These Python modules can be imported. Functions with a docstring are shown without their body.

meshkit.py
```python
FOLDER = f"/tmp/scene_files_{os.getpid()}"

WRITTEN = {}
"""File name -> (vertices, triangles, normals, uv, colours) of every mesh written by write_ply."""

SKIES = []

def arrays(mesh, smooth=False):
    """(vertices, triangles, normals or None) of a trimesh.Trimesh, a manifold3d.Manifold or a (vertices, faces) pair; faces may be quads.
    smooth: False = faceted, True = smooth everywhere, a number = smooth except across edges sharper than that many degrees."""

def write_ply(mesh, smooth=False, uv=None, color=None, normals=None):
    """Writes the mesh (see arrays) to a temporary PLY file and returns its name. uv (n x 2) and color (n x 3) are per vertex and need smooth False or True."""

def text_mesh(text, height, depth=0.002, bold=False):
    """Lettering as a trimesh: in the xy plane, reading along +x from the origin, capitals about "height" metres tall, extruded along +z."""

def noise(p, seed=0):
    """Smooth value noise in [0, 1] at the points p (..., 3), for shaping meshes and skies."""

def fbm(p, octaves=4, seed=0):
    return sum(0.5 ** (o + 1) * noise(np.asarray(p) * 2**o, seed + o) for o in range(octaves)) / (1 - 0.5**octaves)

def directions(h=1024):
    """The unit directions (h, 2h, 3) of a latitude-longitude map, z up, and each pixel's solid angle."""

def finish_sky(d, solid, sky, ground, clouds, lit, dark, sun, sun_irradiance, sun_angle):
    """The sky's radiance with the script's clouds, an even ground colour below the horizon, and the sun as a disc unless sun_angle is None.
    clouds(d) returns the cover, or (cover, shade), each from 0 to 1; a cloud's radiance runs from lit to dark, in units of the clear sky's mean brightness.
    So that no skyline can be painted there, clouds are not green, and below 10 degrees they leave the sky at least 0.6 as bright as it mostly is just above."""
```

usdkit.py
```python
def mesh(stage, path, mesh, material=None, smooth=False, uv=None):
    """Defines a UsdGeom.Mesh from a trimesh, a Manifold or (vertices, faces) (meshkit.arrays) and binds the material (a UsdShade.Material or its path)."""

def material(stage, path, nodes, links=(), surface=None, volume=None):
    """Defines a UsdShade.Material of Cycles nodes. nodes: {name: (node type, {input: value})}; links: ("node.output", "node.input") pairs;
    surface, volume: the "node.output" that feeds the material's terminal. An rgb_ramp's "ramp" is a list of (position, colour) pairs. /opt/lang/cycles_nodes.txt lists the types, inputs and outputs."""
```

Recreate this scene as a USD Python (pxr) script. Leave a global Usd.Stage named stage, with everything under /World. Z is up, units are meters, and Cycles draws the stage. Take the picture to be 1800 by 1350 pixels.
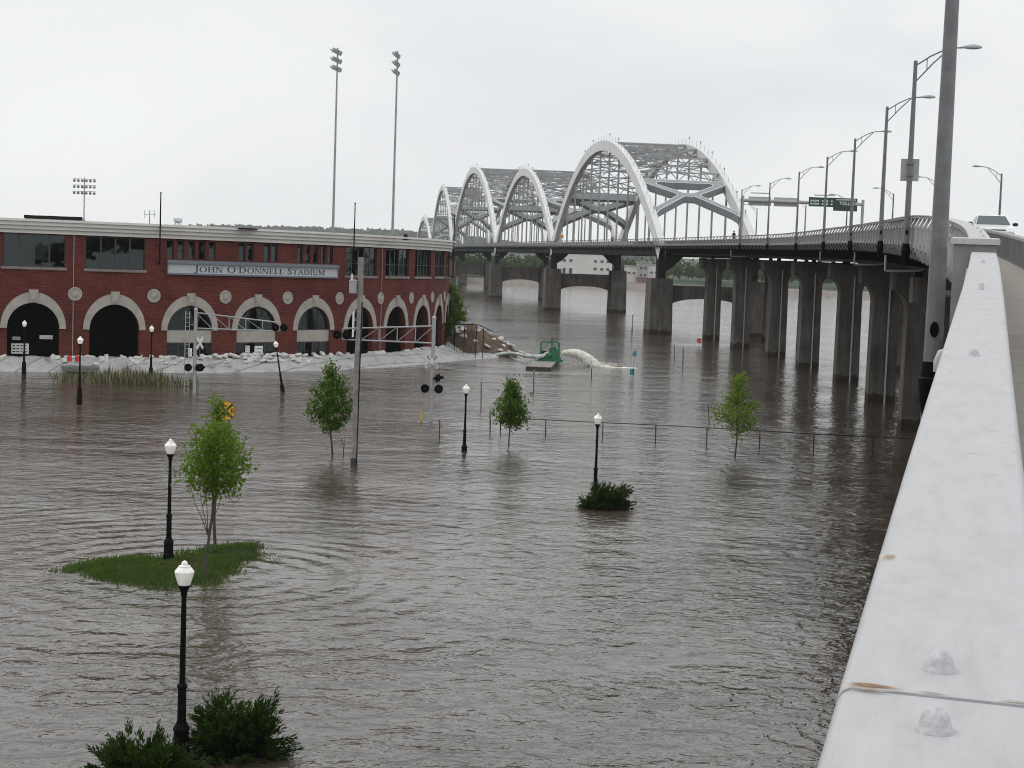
import math, random
import numpy as np
import trimesh
import manifold3d as m3
import shapely
from shapely import affinity
from shapely.geometry import Polygon, LineString, Point, box as sbox
from shapely.ops import unary_union
from scipy.interpolate import CubicSpline, PchipInterpolator
import meshkit, usdkit
from pxr import Usd, UsdGeom, UsdLux, UsdShade, Gf, Sdf

stage = Usd.Stage.CreateInMemory()
UsdGeom.SetStageUpAxis(stage, 'Z')
UsdGeom.Xform.Define(stage, '/World')
UsdGeom.Scope.Define(stage, '/World/Looks')
rng = np.random.default_rng(7)
random.seed(7)

# ------------------------------------------------------------------ camera, sky, light
EYE = 11.0            # metres above the flood water
FPX = 2800.0          # focal length in pixels of the 1800 px wide photograph
ROLL = 0.035
PITCH = math.atan(210.0 / FPX)
EXPOSURE = 0.04
SKY = (9.0, 9.12, 9.15)
SKY_STRENGTH = 0.1
HAZE = 0.00006
SUN_ELEV, SUN_AZ = math.radians(58), math.radians(-70)      # azimuth = atan2(x, y)

cam = UsdGeom.Camera.Define(stage, '/World/camera')
Rv, Uv = np.array([1., 0, 0]), np.array([0, math.sin(PITCH), math.cos(PITCH)])
Fv = np.array([0, math.cos(PITCH), -math.sin(PITCH)])
cR = math.cos(ROLL) * Rv + math.sin(ROLL) * Uv
cU = -math.sin(ROLL) * Rv + math.cos(ROLL) * Uv
cam.AddTransformOp().Set(Gf.Matrix4d(*cR, 0, *cU, 0, *(-Fv), 0, 0, 0, EYE, 1))
cam.CreateHorizontalApertureAttr(36.0)
cam.CreateVerticalApertureAttr(27.0)
cam.CreateFocalLengthAttr(36.0 * FPX / 1800)
cam.CreateClippingRangeAttr(Gf.Vec2f(0.05, 20000))
cam.CreateExposureAttr(EXPOSURE)


def ray(px, py):
    dx, dy = px - 900, py - 675
    c, s = math.cos(ROLL), math.sin(ROLL)
    x, y = dx * c + dy * s, -dx * s + dy * c
    return np.array([x, FPX * math.cos(PITCH) - y * math.sin(PITCH), -FPX * math.sin(PITCH) - y * math.cos(PITCH)])


def W(px, py, z=0.0):          # where a sight line of the survey photograph meets level z
    r = ray(px, py)
    t = (z - EYE) / r[2]
    return np.array([r[0] * t, r[1] * t, z])


def AT(px, py, D):             # the point on it D metres ahead
    r = ray(px, py)
    t = D / r[1]
    return np.array([r[0] * t, D, EYE + r[2] * t])


dome = UsdLux.DomeLight.Define(stage, '/World/sky')
skymat = usdkit.material(stage, '/World/Looks/sky', {
    'sky': ('sky_texture', {'sky_type': 'single_scattering', 'sun_disc': False, 'sun_elevation': SUN_ELEV, 'sun_rotation': SUN_AZ}),
    'co': ('texture_coordinate', {}),
    'map': ('mapping', {'scale': (1.0, 1.0, 2.6)}),
    'n': ('noise_texture', {'scale': 2.6, 'detail': 5.0, 'roughness': 0.5, 'distortion': 0.4}),
    'ramp': ('rgb_ramp', {'ramp': [(0.30, (SKY[0] * .82, SKY[1] * .835, SKY[2] * .86)), (0.50, (SKY[0] * .95, SKY[1] * .95, SKY[2] * .955)), (0.72, SKY)]}),
    'mix': ('mix_color', {'fac': 0.97, 'use_clamp': False}),
    'sep': ('separate_xyz', {}), 'up': ('map_range', {'from_min': 0.15, 'from_max': 1.0, 'to_min': 1.0, 'to_max': 1.3, 'clamp': True}),
    'zen': ('vector_math', {'math_type': 'scale'}),
    'bg': ('background_shader', {'strength': SKY_STRENGTH}),
}, [('co.generated', 'sep.vector'), ('sep.z', 'up.value'), ('mix.result', 'zen.vector1'), ('up.result', 'zen.scale'), ('zen.vector', 'bg.color'), ('co.generated', 'map.vector'), ('map.vector', 'n.vector'), ('n.fac', 'ramp.fac'), ('sky.color', 'mix.a'), ('ramp.color', 'mix.b')], surface='bg.background')
UsdShade.MaterialBindingAPI.Apply(dome.GetPrim()).Bind(skymat)
dome.GetPrim().SetCustomDataByKey('kind', 'structure')
sun = UsdLux.DistantLight.Define(stage, '/World/sun')
sun.CreateIntensityAttr(0.3)
sun.CreateNormalizeAttr(True)
sun.CreateAngleAttr(25.0)
sun.CreateColorAttr(Gf.Vec3f(1.0, 0.97, 0.93))
sun.AddRotateXYZOp().Set(Gf.Vec3f(math.degrees(math.pi / 2 - SUN_ELEV), 0, math.degrees(-SUN_AZ) + 180))


# ------------------------------------------------------------------ materials
def mat(name, nodes, links, surface='p.BSDF', volume=None):
    return usdkit.material(stage, '/World/Looks/' + name, nodes, links, surface=surface, volume=volume)


def plain(name, c, rough=0.6, metal=0.0, var=0.25, scale=3.0, bump=0.0, bscale=40.0, spec=0.5, c2=None, detail=4.0):
    """A colour broken up by noise in object space, with fine relief."""
    c = np.array(c, float)
    a, b = np.clip(c * (1 - var), 0, 1), np.clip(c * (1 + var), 0, 1)
    if c2 is not None:
        a, b = c, np.array(c2, float)
    nodes = {'g': ('geometry', {}), 'n': ('noise_texture', {'scale': scale, 'detail': detail, 'roughness': 0.6}),
             'r': ('rgb_ramp', {'ramp': [(0.3, tuple(a)), (0.7, tuple(b))]}),
             'p': ('principled_bsdf', {'roughness': rough, 'metallic': metal, 'specular_ior_level': spec})}
    links = [('g.position', 'n.vector'), ('n.fac', 'r.fac'), ('r.color', 'p.base_color')]
    if bump:
        nodes['n2'] = ('noise_texture', {'scale': bscale, 'detail': 5.0, 'roughness': 0.6})
        nodes['b'] = ('bump', {'strength': 0.6, 'distance': bump})
        links += [('g.position', 'n2.vector'), ('n2.fac', 'b.height'), ('b.normal', 'p.normal')]
    return mat(name, nodes, links)


M = {}
M['water'] = mat('flood_water', {
    'g': ('geometry', {}),
    'm1': ('mapping', {'scale': (0.80, 1.0, 1.0), 'rotation': (0, 0, 0.35)}),
    'm2': ('mapping', {'scale': (0.85, 1.0, 1.0), 'rotation': (0, 0, -0.35)}),
    'n1': ('noise_texture', {'scale': 1.15, 'detail': 3.0, 'roughness': 0.5, 'distortion': 0.8}),
    'n2': ('noise_texture', {'scale': 3.4, 'detail': 2.0, 'roughness': 0.55, 'distortion': 0.6}),
    'm3': ('mapping', {'scale': (0.45, 1.0, 1.0), 'rotation': (0, 0, 0.3)}),
    'n3': ('noise_texture', {'scale': 0.055, 'detail': 3.0, 'distortion': 1.5}),
    'k': ('map_range', {'from_min': 0.32, 'from_max': 0.68, 'to_min': 0.40, 'to_max': 1.35}),
    'a': ('math', {'math_type': 'multiply', 'value2': 0.122}),
    'b': ('math', {'math_type': 'multiply_add', 'value2': 0.040}),
    'n5': ('noise_texture', {'scale': 0.42, 'detail': 1.0, 'distortion': 0.6}), 'd': ('math', {'math_type': 'multiply_add', 'value2': 0.13}),
    'c': ('math', {'math_type': 'multiply'}),
    'lee': ('mapping', {'location': (5.2 / 13, -56.5 / 15, 0), 'scale': (1 / 13, 1 / 15, 0)}), 'lg': ('gradient_texture', {'gradient_type': 'spherical'}), 'lk': ('map_range', {'from_min': 0.0, 'from_max': 0.7, 'to_min': 1.0, 'to_max': 0.55, 'clamp': True}), 'cl': ('math', {'math_type': 'multiply'}),
    'rc': ('mapping', {'location': (10.3, -54.0, 0)}), 'rg': ('wave_texture', {'wave_type': 'rings', 'rings_direction': 'z', 'scale': 0.26, 'distortion': 2.2, 'detail': 2.0, 'detail_scale': 0.6}),
    'rm': ('mapping', {'location': (10.3 / 26, -54.0 / 26, 0), 'scale': (1 / 26, 1 / 26, 0)}), 'rgg': ('gradient_texture', {'gradient_type': 'spherical'}), 'ra': ('math', {'math_type': 'multiply', 'value2': 0.034}), 'rw': ('math', {'math_type': 'multiply_add'}),
    'bump': ('bump', {'strength': 1.0, 'distance': 1.0, 'filter_width': 0.03}),
    'n4': ('noise_texture', {'scale': 0.12, 'detail': 4.0}),
    'col': ('rgb_ramp', {'ramp': [(0.35, (0.018, 0.0135, 0.0095)), (0.65, (0.030, 0.0235, 0.0175))]}),
    'p': ('principled_bsdf', {'roughness': 0.10, 'ior': 1.66}),
}, [('g.position', 'm1.vector'), ('g.position', 'm2.vector'), ('m1.vector', 'n1.vector'), ('m2.vector', 'n2.vector'), ('g.position', 'm3.vector'), ('m3.vector', 'n3.vector'),
    ('n3.fac', 'k.value'), ('n1.fac', 'a.value1'), ('n2.fac', 'b.value1'), ('a.value', 'b.value3'), ('g.position', 'n5.vector'), ('n5.fac', 'd.value1'), ('b.value', 'd.value3'), ('d.value', 'c.value1'), ('k.result', 'c.value2'),
    ('g.position', 'lee.vector'), ('lee.vector', 'lg.vector'), ('lg.fac', 'lk.value'), ('c.value', 'cl.value1'), ('lk.result', 'cl.value2'), ('g.position', 'rc.vector'), ('rc.vector', 'rg.vector'), ('g.position', 'rm.vector'), ('rm.vector', 'rgg.vector'), ('rgg.fac', 'ra.value1'), ('rg.fac', 'rw.value1'), ('ra.value', 'rw.value2'), ('cl.value', 'rw.value3'), ('rw.value', 'bump.height'), ('bump.normal', 'p.normal'), ('g.position', 'n4.vector'), ('n4.fac', 'col.fac'), ('col.color', 'p.base_color')])
M['bed'] = plain('river_bed', (0.10, 0.08, 0.06), 0.9, scale=0.3)
M['hill'] = plain('hill_woods', (0.060, 0.080, 0.055), 0.95, var=0.4, scale=0.05, bump=1.5, bscale=0.12, spec=0.1)
M['bank'] = plain('river_bank', (0.17, 0.145, 0.125), 0.9, var=0.35, scale=0.4, bump=0.2, bscale=1.2)
M['brick'] = mat('red_brick', {
    'uv': ('uvmap', {'attribute': 'st'}),
    'br': ('brick_texture', {'scale': 1.0, 'brick_width': 0.42, 'row_height': 0.15, 'mortar_size': 0.008, 'color1': (0.118, 0.026, 0.019), 'color2': (0.078, 0.019, 0.015), 'mortar': (0.14, 0.078, 0.066)}),
    'n': ('noise_texture', {'scale': 0.35, 'detail': 5.0, 'roughness': 0.65}),
    'r': ('rgb_ramp', {'ramp': [(0.28, (0.62, 0.62, 0.64)), (0.72, (1.14, 1.12, 1.10))]}),
    'mx': ('mix_color', {'blend_type': 'multiply', 'fac': 1.0}),
    'p': ('principled_bsdf', {'roughness': 0.85, 'specular_ior_level': 0.12}),
}, [('uv.UV', 'br.vector'), ('uv.UV', 'n.vector'), ('n.fac', 'r.fac'), ('br.color', 'mx.a'), ('r.color', 'mx.b'), ('mx.result', 'p.base_color')])
M['sill_stone'] = plain('weathered_sill', (0.17, 0.15, 0.135), 0.85, var=0.2, scale=2)
M['stone'] = plain('cast_stone', (0.30, 0.275, 0.245), 0.85, var=0.14, scale=1.5, bump=0.01, bscale=12)
M['cornice'] = plain('painted_cornice', (0.56, 0.54, 0.505), 0.7, var=0.08, scale=0.6)
M['roof'] = plain('roof_membrane', (0.30, 0.30, 0.30), 0.9, var=0.1)
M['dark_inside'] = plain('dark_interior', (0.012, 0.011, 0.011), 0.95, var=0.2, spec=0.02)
M['frame_black'] = plain('black_window_frame', (0.018, 0.020, 0.022), 0.45, var=0.2)
M['glass'] = mat('window_glass', {
    'f': ('fresnel', {'IOR': 1.5}), 't': ('transparent_bsdf', {'color': (0.22, 0.28, 0.28)}), 'gl': ('glossy_bsdf', {'color': (0.62, 0.70, 0.72), 'roughness': 0.03}), 'gg': ('geometry', {}), 'gn': ('noise_texture', {'scale': 0.55, 'detail': 2.0}), 'gb': ('bump', {'strength': 1.0, 'distance': 0.012}),
    'k': ('math', {'math_type': 'multiply_add', 'value2': 1.0, 'value3': 0.03}), 'm': ('mix_closure', {})},
    [('gg.position', 'gn.vector'), ('gn.fac', 'gb.height'), ('gb.normal', 'gl.normal'), ('f.fac', 'k.value1'), ('k.value', 'm.fac'), ('t.BSDF', 'm.closure1'), ('gl.BSDF', 'm.closure2')], surface='m.closure')
M['sign_board'] = plain('sign_board', (0.39, 0.40, 0.415), 0.6, var=0.05)
M['sign_trim'] = plain('sign_trim', (0.13, 0.145, 0.175), 0.6, var=0.1)
M['sign_letter'] = plain('sign_letter', (0.03, 0.035, 0.05), 0.6, var=0.1)
M['white_sign'] = plain('white_sign', (0.62, 0.62, 0.60), 0.6, var=0.08, scale=4)
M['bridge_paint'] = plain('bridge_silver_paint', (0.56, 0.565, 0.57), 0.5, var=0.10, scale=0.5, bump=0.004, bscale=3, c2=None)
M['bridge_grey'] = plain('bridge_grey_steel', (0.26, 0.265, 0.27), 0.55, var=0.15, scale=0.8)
M['shade_grey'] = plain('shaded_plate', (0.23, 0.24, 0.245), 0.6, var=0.12, scale=0.4)  # shade of portal webs and rail sides painted into the grey
M['rail_grey'] = plain('railing_steel', (0.20, 0.205, 0.205), 0.5, var=0.15, scale=2.0)
M['dark_steel'] = plain('dark_steel', (0.016, 0.016, 0.016), 0.75, spec=0.08, var=0.35, scale=1.2)
M['pole_grey'] = plain('galvanised_pole', (0.125, 0.125, 0.13), 0.45, var=0.2, scale=5.0, bump=0.001, bscale=60)
M['lamp_head'] = plain('lamp_head_grey', (0.36, 0.37, 0.37), 0.45, var=0.1)
M['concrete'] = mat('pier_concrete', {
    'g': ('geometry', {}), 'm': ('mapping', {'scale': (1.6, 1.6, 0.16)}),
    'n': ('noise_texture', {'scale': 1.0, 'detail': 5.0, 'roughness': 0.65}), 'n2': ('noise_texture', {'scale': 0.35, 'detail': 6.0, 'roughness': 0.6}),
    'r': ('rgb_ramp', {'ramp': [(0.28, (0.072, 0.065, 0.059)), (0.5, (0.112, 0.102, 0.092)), (0.75, (0.165, 0.152, 0.138))]}),
    'r2': ('rgb_ramp', {'ramp': [(0.35, (0.7, 0.68, 0.66)), (0.65, (1.05, 1.05, 1.05))]}),
    'mx': ('mix_color', {'blend_type': 'multiply', 'fac': 1.0}),
    'n3': ('noise_texture', {'scale': 14.0, 'detail': 4.0}), 'b': ('bump', {'strength': 0.5, 'distance': 0.02}),
    'sx': ('separate_xyz', {}), 'nw': ('noise_texture', {'scale': 1.3, 'detail': 3.0}), 'zw': ('math', {'math_type': 'multiply_add', 'value2': -0.9}), 'rz': ('rgb_ramp', {'ramp': [(0.0, (0.40, 0.36, 0.31)), (0.30, (0.45, 0.41, 0.36)), (0.42, (1.12, 1.10, 1.06)), (0.62, (1.0, 1.0, 1.0))]}), 'mz': ('mix_color', {'blend_type': 'multiply', 'fac': 1.0}),
    'p': ('principled_bsdf', {'roughness': 0.9, 'specular_ior_level': 0.1})},
    [('g.position', 'm.vector'), ('m.vector', 'n.vector'), ('g.position', 'n2.vector'), ('n.fac', 'r.fac'), ('n2.fac', 'r2.fac'), ('r.color', 'mx.a'), ('r2.color', 'mx.b'), ('g.position', 'sx.vector'), ('g.position', 'nw.vector'), ('nw.fac', 'zw.value1'), ('sx.z', 'zw.value3'), ('zw.value', 'rz.fac'), ('mx.result', 'mz.a'), ('rz.color', 'mz.b'),
     ('mz.result', 'p.base_color'), ('g.position', 'n3.vector'), ('n3.fac', 'b.height'), ('b.normal', 'p.normal')])
M['walk'] = mat('walkway_concrete', {
    'g': ('geometry', {}), 'm': ('mapping', {'scale': (1.0, 1.0, 1.0), 'rotation': (0, 0, 0.28)}), 'm2': ('mapping', {'scale': (0.3, 2.2, 1.0)}),
    'n': ('noise_texture', {'scale': 1.1, 'detail': 5.0, 'roughness': 0.65}),
    'r': ('rgb_ramp', {'ramp': [(0.25, (0.215, 0.195, 0.172)), (0.75, (0.285, 0.262, 0.235))]}),
    'n3': ('noise_texture', {'scale': 60.0, 'detail': 4.0}), 'b': ('bump', {'strength': 0.4, 'distance': 0.006}),
    'p': ('principled_bsdf', {'roughness': 0.9})},
    [('g.position', 'm.vector'), ('m.vector', 'm2.vector'), ('m2.vector', 'n.vector'), ('n.fac', 'r.fac'), ('r.color', 'p.base_color'), ('g.position', 'n3.vector'), ('n3.fac', 'b.height'), ('b.normal', 'p.normal')])
M['asphalt'] = plain('road_asphalt', (0.06, 0.06, 0.06), 0.9, var=0.2, scale=2)
# silver paint on the near parapet: brush marks along it, small dark chips, faint grime
M['parapet_paint'] = mat('parapet_paint', {
    'g': ('geometry', {}),
    'm': ('mapping', {'rotation': (0, 0, 0.284)}), 'ms': ('mapping', {'scale': (22.0, 5.0, 8.0)}), 'mt': ('mapping', {'scale': (26.0, 3.0, 8.0)}),
    'n1': ('noise_texture', {'scale': 1.0, 'detail': 6.0, 'roughness': 0.65}),
    'n2': ('noise_texture', {'scale': 3.3, 'detail': 6.0, 'roughness': 0.7}),
    'n5': ('noise_texture', {'scale': 1.0, 'detail': 4.0, 'roughness': 0.6}),
    'r1': ('rgb_ramp', {'ramp': [(0.25, (0.345, 0.346, 0.352)), (0.48, (0.395, 0.398, 0.407)), (0.75, (0.425, 0.429, 0.44))]}),
    'r2': ('rgb_ramp', {'ramp': [(0.28, (0.90, 0.895, 0.885)), (0.46, (1.0, 1.0, 1.0))]}),
    'mx': ('mix_color', {'blend_type': 'multiply', 'fac': 1.0}),
    'mv': ('mapping', {'scale': (5.0, 13.0, 6.0)}),
    'v': ('voronoi_texture', {'scale': 1.0, 'randomness': 1.0}),
    'nv': ('noise_texture', {'scale': 30.0, 'detail': 3.0}),
    'va': ('math', {'math_type': 'multiply_add', 'value2': 0.10}),
    'rv': ('rgb_ramp', {'ramp': [(0.105, (1, 1, 1)), (0.165, (0, 0, 0))]}),
    'nk': ('noise_texture', {'scale': 1.7, 'detail': 2.0}), 'rk': ('rgb_ramp', {'ramp': [(0.40, (0, 0, 0)), (0.55, (0.85, 0.85, 0.85))]}),
    'fm': ('mix_color', {'blend_type': 'multiply', 'fac': 1.0}),
    'mx2': ('mix_color', {'blend_type': 'mix', 'b': (0.20, 0.185, 0.17)}),
    'f': ('rgb_to_bw', {}),
    'nb': ('noise_texture', {'scale': 210.0, 'detail': 4.0, 'roughness': 0.6}), 'nb2': ('noise_texture', {'scale': 1.0, 'detail': 5.0}),
    'add': ('math', {'math_type': 'multiply_add', 'value2': 0.6}),
    'b': ('bump', {'strength': 0.6, 'distance': 0.0030}),
    'p': ('principled_bsdf', {'roughness': 0.52, 'metallic': 0.0})},
    [('g.position', 'm.vector'), ('m.vector', 'ms.vector'), ('m.vector', 'mt.vector'), ('ms.vector', 'n1.vector'), ('g.position', 'n2.vector'), ('mt.vector', 'n5.vector'), ('n1.fac', 'r1.fac'), ('n2.fac', 'r2.fac'),
     ('r1.color', 'mx.a'), ('r2.color', 'mx.b'), ('m.vector', 'mv.vector'), ('mv.vector', 'v.vector'), ('g.position', 'nv.vector'), ('nv.fac', 'va.value1'), ('v.distance', 'va.value3'), ('va.value', 'rv.fac'),
     ('g.position', 'nk.vector'), ('nk.fac', 'rk.fac'), ('rv.color', 'fm.a'), ('rk.color', 'fm.b'), ('fm.result', 'f.color'), ('f.val', 'mx2.fac'), ('mx.result', 'mx2.a'), ('mx2.result', 'p.base_color'),
     ('g.position', 'nb.vector'), ('ms.vector', 'nb2.vector'), ('nb.fac', 'add.value1'), ('nb2.fac', 'add.value3'), ('add.value', 'b.height'), ('b.normal', 'p.normal')])
M['bolt_paint'] = plain('bolt_paint', (0.33, 0.325, 0.34), 0.36, c2=(0.47, 0.47, 0.485), scale=75, bump=0.004, bscale=110)
M['rust_solid'] = plain('rust_paint', (0.16, 0.07, 0.03), 0.85, var=0.4, scale=30)


def rustmat(name, a, b, k):
    return mat(name, {
        'uv': ('uvmap', {'attribute': 'st'}), 'x': ('separate_xyz', {}), 'g': ('geometry', {}), 'n': ('noise_texture', {'scale': 70.0, 'detail': 5.0, 'roughness': 0.7}),
        'r': ('rgb_ramp', {'ramp': [(0.35, a), (0.65, b)]}), 'm1': ('math', {'math_type': 'multiply_add', 'value2': 1.6, 'value3': -0.75}), 'm2': ('math', {'math_type': 'add', 'use_clamp': True}),
        'm3': ('math', {'math_type': 'multiply', 'use_clamp': True}), 'm4': ('math', {'math_type': 'multiply', 'value2': k}), 't': ('transparent_bsdf', {}), 'p': ('principled_bsdf', {'roughness': 0.85}), 'mx': ('mix_closure', {})},
        [('uv.UV', 'x.vector'), ('g.position', 'n.vector'), ('n.fac', 'r.fac'), ('r.color', 'p.base_color'), ('n.fac', 'm1.value1'), ('m1.value', 'm2.value1'), ('x.x', 'm2.value2'),
         ('m2.value', 'm3.value1'), ('x.x', 'm3.value2'), ('m3.value', 'm4.value1'), ('m4.value', 'mx.fac'), ('t.BSDF', 'mx.closure1'), ('p.BSDF', 'mx.closure2')], surface='mx.closure')


M['rust'] = rustmat('rust_stain', (0.13, 0.065, 0.03), (0.25, 0.15, 0.085), 1.2)
M['rust_pale'] = rustmat('pale_rust_stain', (0.24, 0.17, 0.11), (0.36, 0.30, 0.24), 0.9)
M['black_metal'] = plain('black_cast_iron', (0.004, 0.004, 0.0045), 0.55, var=0.3, scale=6.0, spec=0.07)
M['globe'] = mat('lamp_globe', {
    'p': ('principled_bsdf', {'base_color': (0.80, 0.80, 0.74), 'roughness': 0.22, 'subsurface_weight': 0.15, 'subsurface_scale': 0.05})}, [])
M['globe_lid'] = plain('lamp_lid', (0.78, 0.78, 0.74), 0.25, var=0.05)
M['yellow_globe'] = mat('lamp_globe_cream', {'p': ('principled_bsdf', {'base_color': (0.72, 0.68, 0.50), 'roughness': 0.3})}, [])
M['bark'] = plain('bark', (0.050, 0.042, 0.035), 0.9, var=0.35, scale=14, bump=0.01, bscale=40)
M['wood_pole'] = plain('weathered_wood', (0.20, 0.185, 0.17), 0.85, var=0.3, scale=3.0, bump=0.01, bscale=20)
M['wood_dark'] = plain('wet_wood', (0.035, 0.03, 0.027), 0.7)
M['galv'] = plain('galvanised_steel', (0.30, 0.305, 0.31), 0.4, metal=0.2, var=0.15, scale=6)
M['dirt'] = plain('brown_dirt', (0.075, 0.048, 0.030), 0.95, c2=(0.175, 0.122, 0.08), scale=1.6, bump=0.35, bscale=2.5)
M['sheet'] = mat('white_plastic_sheet', {
    'g': ('geometry', {}), 'n': ('noise_texture', {'scale': 0.8, 'detail': 6.0, 'roughness': 0.7}),
    'r': ('rgb_ramp', {'ramp': [(0.30, (0.24, 0.22, 0.19)), (0.43, (0.52, 0.515, 0.505)), (0.75, (0.69, 0.69, 0.69))]}),
    'm': ('mapping', {'scale': (1.0, 1.0, 0.4), 'rotation': (0, 0, 0.5)}), 'n2': ('noise_texture', {'scale': 1.9, 'detail': 6.0, 'roughness': 0.7, 'distortion': 1.6}),
    'b': ('bump', {'strength': 1.0, 'distance': 0.26}), 'wv': ('wave_texture', {'wave_type': 'bands', 'bands_direction': 'x', 'scale': 0.16, 'distortion': 1.2, 'detail': 2.0}), 'rw': ('rgb_ramp', {'ramp': [(0.0, (0.55, 0.54, 0.52)), (0.045, (1, 1, 1)), (1.0, (1, 1, 1))]}), 'mw': ('mix_color', {'blend_type': 'multiply', 'fac': 1.0}), 'mr': ('mapping', {'rotation': (0, 0, 0.5)}),
    'p': ('principled_bsdf', {'roughness': 0.45})},
    [('g.position', 'n.vector'), ('n.fac', 'r.fac'), ('r.color', 'mw.a'), ('g.position', 'mr.vector'), ('mr.vector', 'wv.vector'), ('wv.fac', 'rw.fac'), ('rw.color', 'mw.b'), ('mw.result', 'p.base_color'), ('g.position', 'm.vector'), ('m.vector', 'n2.vector'), ('n2.fac', 'b.height'), ('b.normal', 'p.normal')])
M['sandbag'] = plain('white_sandbag', (0.60, 0.59, 0.57), 0.75, var=0.2, scale=1.3, bump=0.02, bscale=9)
M['green_paint'] = plain('green_machine_paint', (0.010, 0.135, 0.050), 0.45, var=0.35, scale=3)
M['pipe_pale'] = plain('pale_pipe', (0.50, 0.54, 0.52), 0.5, var=0.12)
M['deck_boards'] = plain('barge_boards', (0.22, 0.20, 0.175), 0.85, var=0.3, scale=2)
M['foam'] = mat('white_water', {
    'g': ('geometry', {}), 'n': ('noise_texture', {'scale': 3.5, 'detail': 5.0, 'roughness': 0.7}),
    'r': ('rgb_ramp', {'ramp': [(0.3, (0.58, 0.56, 0.46)), (0.65, (0.88, 0.87, 0.80))]}), 'b': ('bump', {'strength': 0.8, 'distance': 0.15}),
    'p': ('principled_bsdf', {'roughness': 0.5})}, [('g.position', 'n.vector'), ('n.fac', 'r.fac'), ('r.color', 'p.base_color'), ('n.fac', 'b.height'), ('b.normal', 'p.normal')])
M['yellow'] = plain('sign_yellow', (0.62, 0.32, 0.02), 0.5, var=0.08)
M['black_paint'] = plain('black_paint', (0.012, 0.012, 0.012), 0.5)
M['signal_black'] = plain('signal_black', (0.003, 0.003, 0.003), 0.7, spec=0.05)
M['red_lens'] = plain('signal_lens', (0.05, 0.006, 0.005), 0.15)
M['stop_red'] = plain('stop_red', (0.55, 0.03, 0.04), 0.5, var=0.05)
M['teal_sign'] = plain('teal_sign', (0.035, 0.22, 0.25), 0.5, var=0.08)
M['road_green'] = plain('road_sign_green', (0.014, 0.060, 0.045), 0.5, var=0.1)
M['road_dark'] = plain('road_sign_dark', (0.016, 0.035, 0.032), 0.5, var=0.1)
M['car_white'] = mat('white_car_paint', {'p': ('principled_bsdf', {'base_color': (0.72, 0.72, 0.73), 'roughness': 0.25, 'coat_weight': 0.6})}, [])
M['car_glass'] = mat('car_glass', {'p': ('principled_bsdf', {'base_color': (0.045, 0.07, 0.068), 'roughness': 0.06})}, [])
M['rubber'] = plain('rubber', (0.015, 0.015, 0.015), 0.8)
M['chrome'] = plain('headlight', (0.55, 0.57, 0.58), 0.15)
M['skin'] = plain('skin', (0.35, 0.22, 0.16), 0.6)
M['cloth_dark'] = plain('dark_cloth', (0.015, 0.016, 0.019), 0.9)
M['cloth_grey'] = plain('grey_cloth', (0.05, 0.05, 0.06), 0.9)
M['far_white'] = plain('far_white_wall', (0.60, 0.57, 0.55), 0.8, var=0.06, scale=0.1)
M['far_brick'] = plain('far_brick_wall', (0.26, 0.15, 0.12), 0.8, var=0.1, scale=0.1)
M['far_grey'] = plain('far_grey_wall', (0.30, 0.29, 0.30), 0.8, var=0.1, scale=0.1)
M['far_window'] = plain('far_window', (0.04, 0.045, 0.05), 0.3)
M['tank_white'] = plain('tank_white', (0.62, 0.64, 0.66), 0.5, var=0.05)
M['red_plastic'] = plain('red_plastic', (0.5, 0.03, 0.03), 0.5)
M['boat_grey'] = plain('weathered_hull', (0.16, 0.165, 0.14), 0.7, var=0.3, scale=1.5)
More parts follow.
